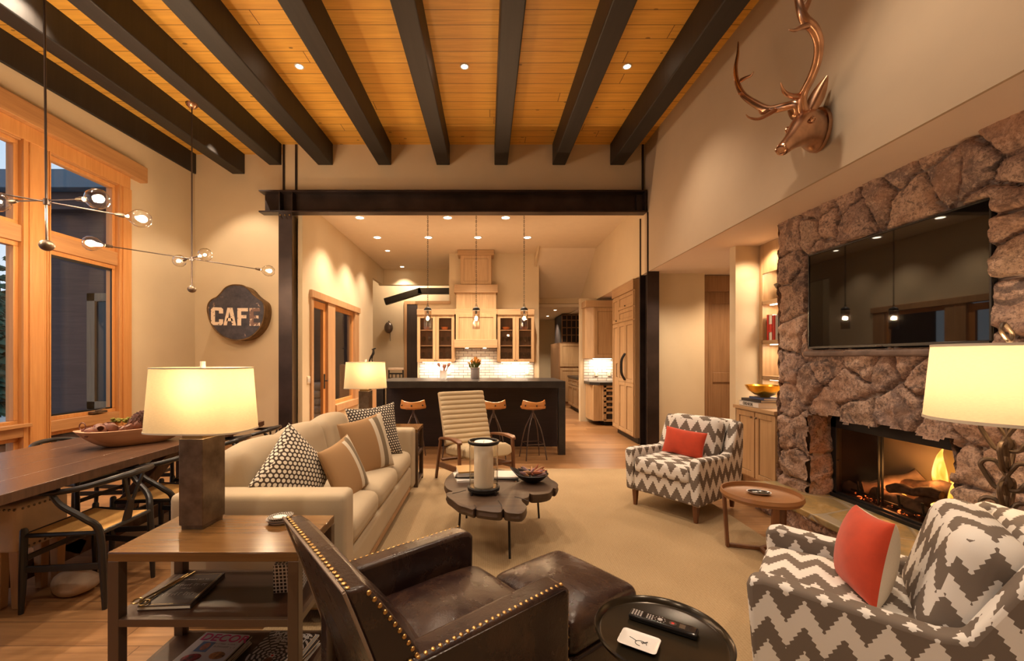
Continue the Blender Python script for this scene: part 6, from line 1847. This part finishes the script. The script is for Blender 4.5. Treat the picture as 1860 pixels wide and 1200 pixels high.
# hurricane lantern
dl = 3.19; hx = (878.5 - CX) * dl / F
hl = thing('hurricane_lantern', 'black iron hurricane lantern with a tall white candle', 'candle holder', (hx, dl, zt + .0))
G().lathe([(.001, .022), (.118, .022), (.120, .045), (.112, .05), (.105, .05), (.1, .045), (.001, .045)], 48).build('base', 'iron', hl)
for k in range(4):
    a = R(45 + 90 * k); G().tube(smooth_path([(math.cos(a) * .09, math.sin(a) * .09, .03), (math.cos(a) * .118, math.sin(a) * .118, .026), (math.cos(a) * .118, math.sin(a) * .118, .006), (math.cos(a) * .128, math.sin(a) * .128, .005)], 3), .007, 6).build('foot', 'iron', hl)
G().lathe([(.107, .05), (.107, .375), (.104, .375), (.104, .05)], 48).build('glass_cylinder', 'glass_amber', hl)
G().lathe([(.112, .362), (.117, .370), (.117, .380), (.112, .386), (.104, .386), (.100, .378), (.102, .366)], 48, closed=True).build('top_ring', 'iron', hl)
t = tag(G().lathe([(.001, 0), (.070, 0), (.072, .01), (.072, .325), (.066, .333), (.03, .328), (.001, .322)], 40).build('pillar_candle', 'wax'), 'thick ivory pillar candle inside the hurricane lantern', 'candle'); t.location = (hx, dl, zt + .046)
G().tube([(0, 0, .32), (.003, 0, .34)], .0015, 5).build('wick', 'blackcover', t)
# bowl of pods
bx, by = (966 - CX) * 3.47 / F, 3.47
t = thing('leaf_bowl', 'dark boat-shaped bowl with a pointed end on the coffee table', 'bowl', (bx, by, zt))
rings = []
for i in range(8):
    q = i / 7; r = .05 + .085 * q ** .75; z = .003 + .062 * q ** 1.2
    rg = []
    for k in range(40):
        a = 2 * math.pi * k / 40; pk = max(0, math.cos(a - R(170))) ** 10; rg.append((math.cos(a) * r * (1 + .32 * pk * q), math.sin(a) * r * .95, z + .045 * pk * q * q))
    rings.append(rg)
rings += [[(x * .95, y * .95, z + .003) for x, y, z in r] for r in rings[::-1]]
G().loft(rings).build('bowl', 'iron', t)
podm = [plain('pod_' + n, c, .5) for n, c in (('tan', (.50, .27, .14)), ('rust', (.34, .10, .05)), ('dark', (.07, .05, .05)), ('mauve', (.36, .22, .24)))]
rnd = random.Random(12)
for k in range(30):
    a = rnd.uniform(-.6, 3.8); q = rnd.uniform(.02, .09); L = rnd.uniform(.045, .065)
    g = G().loft([[(math.cos(b) * w, math.sin(b) * w * .5, z) for b in [2 * math.pi * m / 8 for m in range(8)]] for w, z in ((.001, -L), (.011, -L * .5), (.014, 0), (.010, L * .6), (.001, L))])
    o = g.build('dried_pod', podm[k % 4], None)
    o.matrix_world = Matrix.Translation((bx + math.cos(a) * q, by + math.sin(a) * q * .8, zt + .062 + .012 * (k % 3))) @ Matrix.Rotation(a, 4, 'Z') @ Matrix.Rotation(R(rnd.uniform(50, 88)), 4, 'Y')
    tag(o, 'slim striped dried pod lying in the dark boat-shaped bowl', 'dried pod', 'dried pods in the boat-shaped bowl')
# magazines on the coffee table
mz = zt
for k, (dx, dy, rz, w_, h_, th, mt, lb) in enumerate(((-.10, .0, 12, .26, .30, .016, 'whitecover', 'bottom magazine behind the candle lantern, lying crosswise'), (-.09, .01, -4, .22, .28, .014, 'blackcover', 'second magazine from the bottom behind the candle'),
                                                     (-.08, .015, 6, .22, .28, .016, 'whitecover', 'thick pale magazine in the middle of the coffee table pile'), (-.085, .0, 2, .215, .275, .013, colr[0], 'magazine next to the top of the coffee table pile'),
                                                     (-.08, .01, 9, .215, .275, .011, plain('mustard_cover', (.42, .24, .07), .35), 'mustard yellow magazine on top of the coffee table pile'))):
    m_ = mag((-.09 + dx * .3, 3.585 + dy, mz), R(rz + 90), mt, lb, None, w_, h_, th); mz += th + .0015
mz = zt
m_ = mag((.165, 3.60, zt), R(78), 'blackcover', 'black magazine sticking out right of the candle lantern', None, .20, .20, .012); m_ = mag((.160, 3.605, zt + .013), R(88), 'whitecover', 'pale magazine lying on the black one right of the lantern', None, .20, .20, .012)

# ------------------------------------------------------------------ channel-back lounge chair (faces -y)
lx, ly = -.13, 4.62
ch = thing('channelled_lounge_chair', 'beige channel-tufted armchair with curved walnut arms at the rug edge', 'armchair', (lx, ly + .18, RZ), R(-62))
def channels(L, W, th, n, m):
    g = G(); rings = []
    steps = n * 6
    prof_top = []
    for i in range(steps + 1):
        u = i / steps; ph = (u * n) % 1; prof_top.append((u * L, th / 2 + .016 * math.sin(math.pi * ph) ** .5 if i not in (0, steps) else th / 2 * .6))
    N = 10
    for k in range(N + 1):
        y = -W / 2 + W * k / N; e = 1 if 0 < k < N else .55
        rings.append([(x, y, z * e) for x, z in prof_top] + [(x, y, -th / 2 * e) for x, z in prof_top[::-1]])
    return g.loft(rings).v, g.f
v_, f_ = channels(.62, .58, .085, 11, None)
G().add(v_, f_, TM(-.19, 0, .40, 0, 0, R(-110)) @ Matrix.Scale(-1, 4, (0, 0, 1))).build('backrest', 'chan', ch, bevel=.008, smooth=50)
v_, f_ = channels(.56, .54, .12, 6, None)
G().add(v_, f_, TM(-.22, 0, .335, 0, 0, R(-7))).build('seat_cushion', 'chan', ch, bevel=.01, smooth=50)
for sy in (-1, 1):
    y = sy * .322
    fr_ = G(); fr_.bar((.30, y, .0), (.26, y, .50), .026, .045, (1, 0, 0)); fr_.build('leg', 'walnut', ch, bevel=.006)
    G().bar((-.38, y, .0), (-.24, y, .47), .026, .042, (1, 0, 0)).build('leg', 'walnut', ch, bevel=.006)
    G().loft([[(x, y + w * q, z + h * p) for q, p in ((-1, -1), (1, -1), (1, 1), (-1, 1))] for x, z, w, h in ((-.28, .46, .014, .012), (-.22, .485, .022, .013), (-.05, .51, .028, .014), (.12, .525, .034, .014), (.25, .520, .036, .014), (.30, .505, .020, .012))]).build('armrest', 'walnut', ch, bevel=.006, smooth=50)
    G().bar((.28, y * .97, .22), (-.33, y * .97, .17), .024, .06).build('side_rail', 'walnut', ch, bevel=.005)
G().bar((.24, -.32, .24), (.24, .32, .24), .05, .024).bar((-.22, -.32, .24), (-.22, .32, .24), .05, .024).build('cross_rail', 'walnut', ch, bevel=.004)

# ================================================================== DINING SIDE
dt = thing('dining_table', 'long dark wooden trestle dining table beside the windows', 'dining table', (-2.82, 3.05, 0))
g = G(); y0, y1 = -1.10, 1.36
for k in range(4):
    a = -.52 + .26 * k; g.box(a + .001, a + .259, y0, y1, .70, .752)
g.build('table_top', 'dining', dt, bevel=.003)
G().box(-.505, .505, y0 - .06, y0, .702, .75).box(-.505, .505, y1, y1 + .05, .702, .75).build('breadboard_end', 'dining', dt, bevel=.003)
for y in (-1.02, 1.0):
    g = G(); g.box(-.07, .07, y - .07, y + .07, .06, .64); g.box(-.30, .30, y - .05, y + .05, 0, .07); g.box(-.40, .40, y - .05, y + .05, .63, .70); g.build('trestle', 'dining', dt, bevel=.006); e = 1 if y < 0 else -1; G().bar((0, y + .10 * e, .66), (0, y + .92 * e, .10), .10, .10).build('brace', 'dining', dt, bevel=.006)
G().bar((0, -1.0, .12), (0, .98, .12), .10, .11).build('stretcher', 'dining', dt, bevel=.005)
# wishbone chairs (face +x)
def make_wish():
    t = thing('wishbone_chair', '', 'dining chair', (0, 0, 0))
    ft = [(.20, .215), (.20, -.215)]; bt = [(-.185, .17), (-.185, -.17)]
    for x, y in ft: G().tube([(x + .01, y * 1.03, 0), (x + .005, y * 1.01, .2), (x, y, .455), (x, y, .465)], [.012, .018, .018, .012], 10).build('leg', 'blackwood', t)
    for x, y in bt:
        s = 1 if y > 0 else -1
        G().tube(smooth_path([(x - .02, y * 1.02, 0), (x - .01, y * 1.02, .22), (x + .005, y * 1.06, .44), (x + .05, y * 1.28, .52), (x + .15, y * 1.44, .60), (x + .20, s * .250, .665)], 5), [.012, .018, .019, .018, .016, .014], 10).build('leg', 'blackwood', t)
    pts = smooth_path([(.10, .256, .668), (.0, .252, .672), (-.12, .225, .69), (-.22, .14, .715), (-.255, 0, .725), (-.22, -.14, .715), (-.12, -.225, .69), (.0, -.252, .672), (.10, -.256, .668)], 5)
    G().tube(pts, [.011, .015, .015, .017, .019, .017, .015, .015, .011], 10).build('top_rail', 'blackwood', t)
    g = G().loft([[(-.185 - .004, -.030, .43), (-.185 - .004, .030, .43), (-.175, .030, .43), (-.175, -.030, .43)], [(-.215, -.022, .56), (-.215, .022, .56), (-.203, .022, .56), (-.203, -.022, .56)]])
    for sg in (-1, 1): g.loft([[(-.214, sg * .004, .555), (-.214, sg * .024, .555), (-.203, sg * .024, .555), (-.203, sg * .004, .555)], [(-.235, sg * .062, .715), (-.235, sg * .082, .715), (-.224, sg * .082, .715), (-.224, sg * .062, .715)]])
    g.build('splat', 'blackwood', t, bevel=.002)
    g = G()
    for a, b in ((ft[0], ft[1]), (bt[0], bt[1]), (ft[0], bt[0]), (ft[1], bt[1])): g.tube([(a[0], a[1], .425), (b[0], b[1], .425)], .013, 8)
    g.build('seat_rail', 'blackwood', t)
    for sg in (0, 1): G().bar((ft[sg][0], ft[sg][1], .24), (bt[sg][0], bt[sg][1], .24), .014, .036).build('stretcher', 'blackwood', t, bevel=.003)
    G().bar((ft[0][0], ft[0][1], .30), (ft[1][0], ft[1][1], .30), .014, .03).build('stretcher', 'blackwood', t, bevel=.003); G().bar((bt[0][0], bt[0][1], .28), (bt[1][0], bt[1][1], .28), .014, .03).build('stretcher', 'blackwood', t, bevel=.003)
    # woven seat: dips in the middle along the diagonals
    g = G(); n = 14; top = []; 
    def P(i, j, s):
        u, v = -1 + 2 * i / n, -1 + 2 * j / n; x = .008 + u * .197; w = .218 + (.175 - .218) * (1 - (u + 1) / 2)
        z = .442 - .014 * (1 - u * u) * (1 - .3 * v * v) ; e = max(abs(u), abs(v)); th = .030 * (1 - e ** 8)
        return (x, v * w, z - .002 * 0 - (0 if s > 0 else th) - (.012 if e > .99 else 0))
    vs = [P(i, j, s) for s in (1, -1) for j in range(n + 1) for i in range(n + 1)]; fs = []; N = n + 1
    for s in (0, 1):
        for j in range(n):
            for i in range(n):
                q = (s * N * N + j * N + i, s * N * N + j * N + i + 1, s * N * N + (j + 1) * N + i + 1, s * N * N + (j + 1) * N + i); fs.append(q if s == 0 else q[::-1])
    g.add(vs, fs); g.build('woven_seat', 'cord', t, smooth=50)
    return t
wc = make_wish()
WP = [(-2.34, 2.57, 180, 'black wishbone chair nearest the foreground end table'), (-2.33, 3.12, 180, 'black wishbone chair second along the sofa side of the table'), (-2.31, 3.64, 180, 'black wishbone chair third along the sofa side, behind the lamp'),
      (-2.30, 4.17, 180, 'black wishbone chair at the far end of the sofa side'), (-3.34, 2.92, 0, 'black wishbone chair on the window side, cut by the picture edge'), (-3.34, 3.50, 0, 'black wishbone chair on the window side behind the wooden bowl'),
      (-3.34, 4.06, 0, 'black wishbone chair farthest along the window side')]
for i, (x, y, a, lb) in enumerate(WP):
    o = wc if i == 0 else dup(wc, (0, 0, 0)); move(o, (x, y, 0), R(a)); tag(o, lb, 'dining chair', 'wishbone chairs around the dining table')
# hide covered stool under the table's near end
t = thing('hide_stool', 'cream studded stool under the near end of the dining table', 'stool', (-2.68, 2.52, 0))
G().rbox(.17, .30, .27, .03, TM(0, 0, .45), n=5).build('cover', 'hide', t)
for ax_, z_ in ((0, .56), (1, .56), (1, .34)):
    g = G()
    for k in range(6):
        if ax_ == 0: g.ell(.007, .004, .007, 5, TM(-.07 + .028 * k, -.151, z_))
        else: g.ell(.004, .007, .007, 5, TM(.086, -.12 + .030 * k, z_))
    g.build('stud_row', 'bronze', t)
for sx in (-1, 1):
    for sy in (-1, 1): G().taper(sx * .05, sy * .11, 0, .33, .04, .04, .055, .055).build('leg', 'trimwood', t, bevel=.004)
t = thing('rock_doorstop', 'pale rough rock on the floor under the dining table', 'rock', (-2.46, 2.56, 0))
g = G().ell(.13, .09, .07, 12); g.v = [(x * (1 + .12 * math.sin(9 * y + 4 * z)), y * (1 + .15 * math.sin(8 * x)), max(-.06, z * (1 + .2 * math.sin(11 * x + 3)))) for x, y, z in g.v]; g.v = [(x, y, z + .06) for x, y, z in g.v]
g.build('rock', 'rock', t)
# dough bowl
db_rz = math.atan2(.52, .42)
db = thing('dough_bowl', 'long carved wooden dough bowl on the dining table', 'bowl', (-2.66, 3.27, .752), db_rz)
rings = []
for i in range(9):
    q = i / 8; rx = .17 + .19 * q ** .8; ry = .07 + .085 * q ** .7; z = .0 + .125 * q ** 1.35
    rings.append([(math.copysign(abs(math.cos(a)) ** .8, math.cos(a)) * rx, math.copysign(abs(math.sin(a)) ** .8, math.sin(a)) * ry * (1 + .03 * math.sin(5 * a)), z + (.010 * abs(math.cos(a)) ** 4 * q)) for a in [2 * math.pi * k / 48 for k in range(48)]])
inner = [[(x * .92, y * .88, z + (.014 if i < 7 else .001)) for x, y, z in r] for i, r in list(enumerate(rings))[::-1]]
G().loft(rings + inner).build('bowl', 'bowlwood', db, smooth=60)
def pine_cone(L, r, seed):
    g = G(); N = 110
    g.ell(r * .55, r * .55, L * .48, 10)
    for k in range(N):
        tt_ = k / N; z = -L / 2 + L * tt_; a = k * 2.39996; rr_ = r * (math.sin(math.pi * min(1, tt_ * .86 + .10)) ** .75)
        ca, sa = math.cos(a), math.sin(a); w = .011 + r * .08
        b0 = Vector((ca * rr_ * .45, sa * rr_ * .45, z)); tip = Vector((ca * rr_, sa * rr_, z + .012)); sd_ = Vector((-sa, ca, 0)) * w
        g.add([b0 - sd_ * .5, b0 + sd_ * .5, tip + sd_, tip - sd_, tip + Vector((ca, sa, 0)) * .006 + Vector((0, 0, .006)), b0 - Vector((0, 0, .008))],
              [(0, 1, 2, 3), (3, 2, 4), (5, 1, 0), (5, 0, 3), (5, 3, 4), (5, 4, 2), (5, 2, 1)])
    return g
def on_bowl(x, y, z): c, s = math.cos(db_rz), math.sin(db_rz); return (-2.66 + c * x - s * y, 3.27 + s * x + c * y, .752 + z)
for k, (x, y, z, L, r, ry, rz, lb) in enumerate(((.03, .0, .165, .20, .078, 78, 20, 'large open pine cone leaning in the dough bowl'), (.22, .03, .16, .19, .070, 85, -15, 'large pine cone next to the lamp shade'), (.14, -.05, .175, .16, .060, 70, 60, 'pine cone lying topmost in the dough bowl'))):
    o = pine_cone(L, r, k).build('pine_cone', 'cone', None, smooth=0)
    o.matrix_world = Matrix.Translation(on_bowl(x, y, z)) @ Matrix.Rotation(db_rz + R(rz), 4, 'Z') @ Matrix.Rotation(R(ry), 4, 'Y'); tag(o, lb, 'pine cone')
rnd = random.Random(31)
for k in range(9):
    x, y = -.27 + .052 * (k % 6) + rnd.uniform(-.01, .01), (-.045 if k < 6 else .045) + rnd.uniform(-.015, .015); r = rnd.uniform(.034, .044)
    g = G().lathe([(.001, -r), (r * .8, -r * .6), (r, 0), (r * .85, r * .55), (r * .5, r * .75), (r * .42, r * .6), (r * .6, r * .2), (.001, -.3 * r)], 18)
    o = g.build('seed_pod', 'seed', None); o.matrix_world = Matrix.Translation(on_bowl(x, y, .118 + .012 * (k % 3))) @ Matrix.Rotation(rnd.uniform(0, 6), 4, 'Z') @ Matrix.Rotation(rnd.uniform(.2, 1.2), 4, 'X')
    tag(o, 'hollow brown seed pod at the window end of the dough bowl', 'seed pod', 'hollow seed pods in the dough bowl')
g = G(); 
for k in range(40): g.ell(.012, .012, .009, 4, TM(rnd.uniform(-.07, .07), rnd.uniform(-.03, .03), rnd.uniform(-.01, .02)))
o = g.build('moss', 'moss', None); o.location = on_bowl(-.08, .04, .175); tag(o, 'clump of yellow green moss in the dough bowl', 'moss', kind='stuff')
o = G().tube([(.022 * math.cos(q), 0, .026 * math.sin(q)) for q in [2 * math.pi * k / 16 for k in range(16)]], .004, 6, True).build('twig_ring', 'seed', None); o.location = on_bowl(-.31, .0, .165); tag(o, 'small twig ring standing at the bowl end near the window', 'twig')

# ------------------------------------------------------------------ chandeliers
def chandelier(c, zj, zball, ztop, long_a, short_a, LL_, SL_, label, tilt=(0, 0)):
    t = thing('chandelier', label, 'chandelier', (c[0], c[1], zj))
    top = (tilt[0], tilt[1], ztop - zj)
    G().tube([(0, 0, zball - zj), top], .0075, 8).build('rod', 'gun', t)
    G().ell(.044, .044, .040, 12, TM(0, 0, zball - zj)).build('ball', 'bronze', t)
    G().lathe([(.001, -.055), (.03, -.05), (.058, -.02), (.062, 0), (.001, 0)], 24, TM(*top)).build('canopy', 'copper', t)
    G().cyl(.02, -.02, .02, 12).build('hub', 'gun', t)
    for ai, (a, L, dz, br) in enumerate(((long_a, LL_, 0, .055), (short_a, SL_, .012, .055))):
        dv = Vector((math.cos(a), math.sin(a), 0))
        arm = G().tube([-dv * L + Vector((0, 0, dz)), dv * L + Vector((0, 0, dz))], .0055, 8).build('arm', 'gun', t)
        for sg in (-1, 1):
            e = dv * (L * sg) + Vector((0, 0, dz)); m = Matrix.Translation(e) @ Matrix.Rotation(math.atan2(dv.y * sg, dv.x * sg), 4, 'Z') @ Matrix.Rotation(R(90), 4, 'Y')
            sk = G().lathe([(.001, -.01), (.012, -.008), (.014, .015), (.017, .02), (.017, .05), (.001, .052)], 16, m).build('socket', 'bronze', arm)
            b = G().lathe([(.014, .05), (.017, .062), (.040, .085), (.063, .115), (.072, .152), (.064, .19), (.038, .218), (.001, .228)], 24, m).build('bulb', 'glass_bulb', arm)
            G().lathe([(.001, .118), (.008, .122), (.013, .14), (.013, .15), (.008, .162), (.001, .166)], 12, m).build('filament', 'filament', arm)
            p = m @ Vector((0, 0, .14)); lamp('POINT', p, 12, WARM, .035, parent=t, name='bulb_glow')
    return t
chandelier((-3.19, 3.11), 2.53, 2.215, beam_z(2.9), math.atan2(.37, .375), R(176), .38, .24, 'thin rod chandelier with round clear bulbs, cut by the picture edge', (-.02, -.0))
chandelier((-3.37, 4.90), 2.53, 2.185, beam_z(4.9), math.atan2(1.27, 1.03), R(-31), .70, .14, 'thin rod chandelier with round clear bulbs hanging by the back wall')
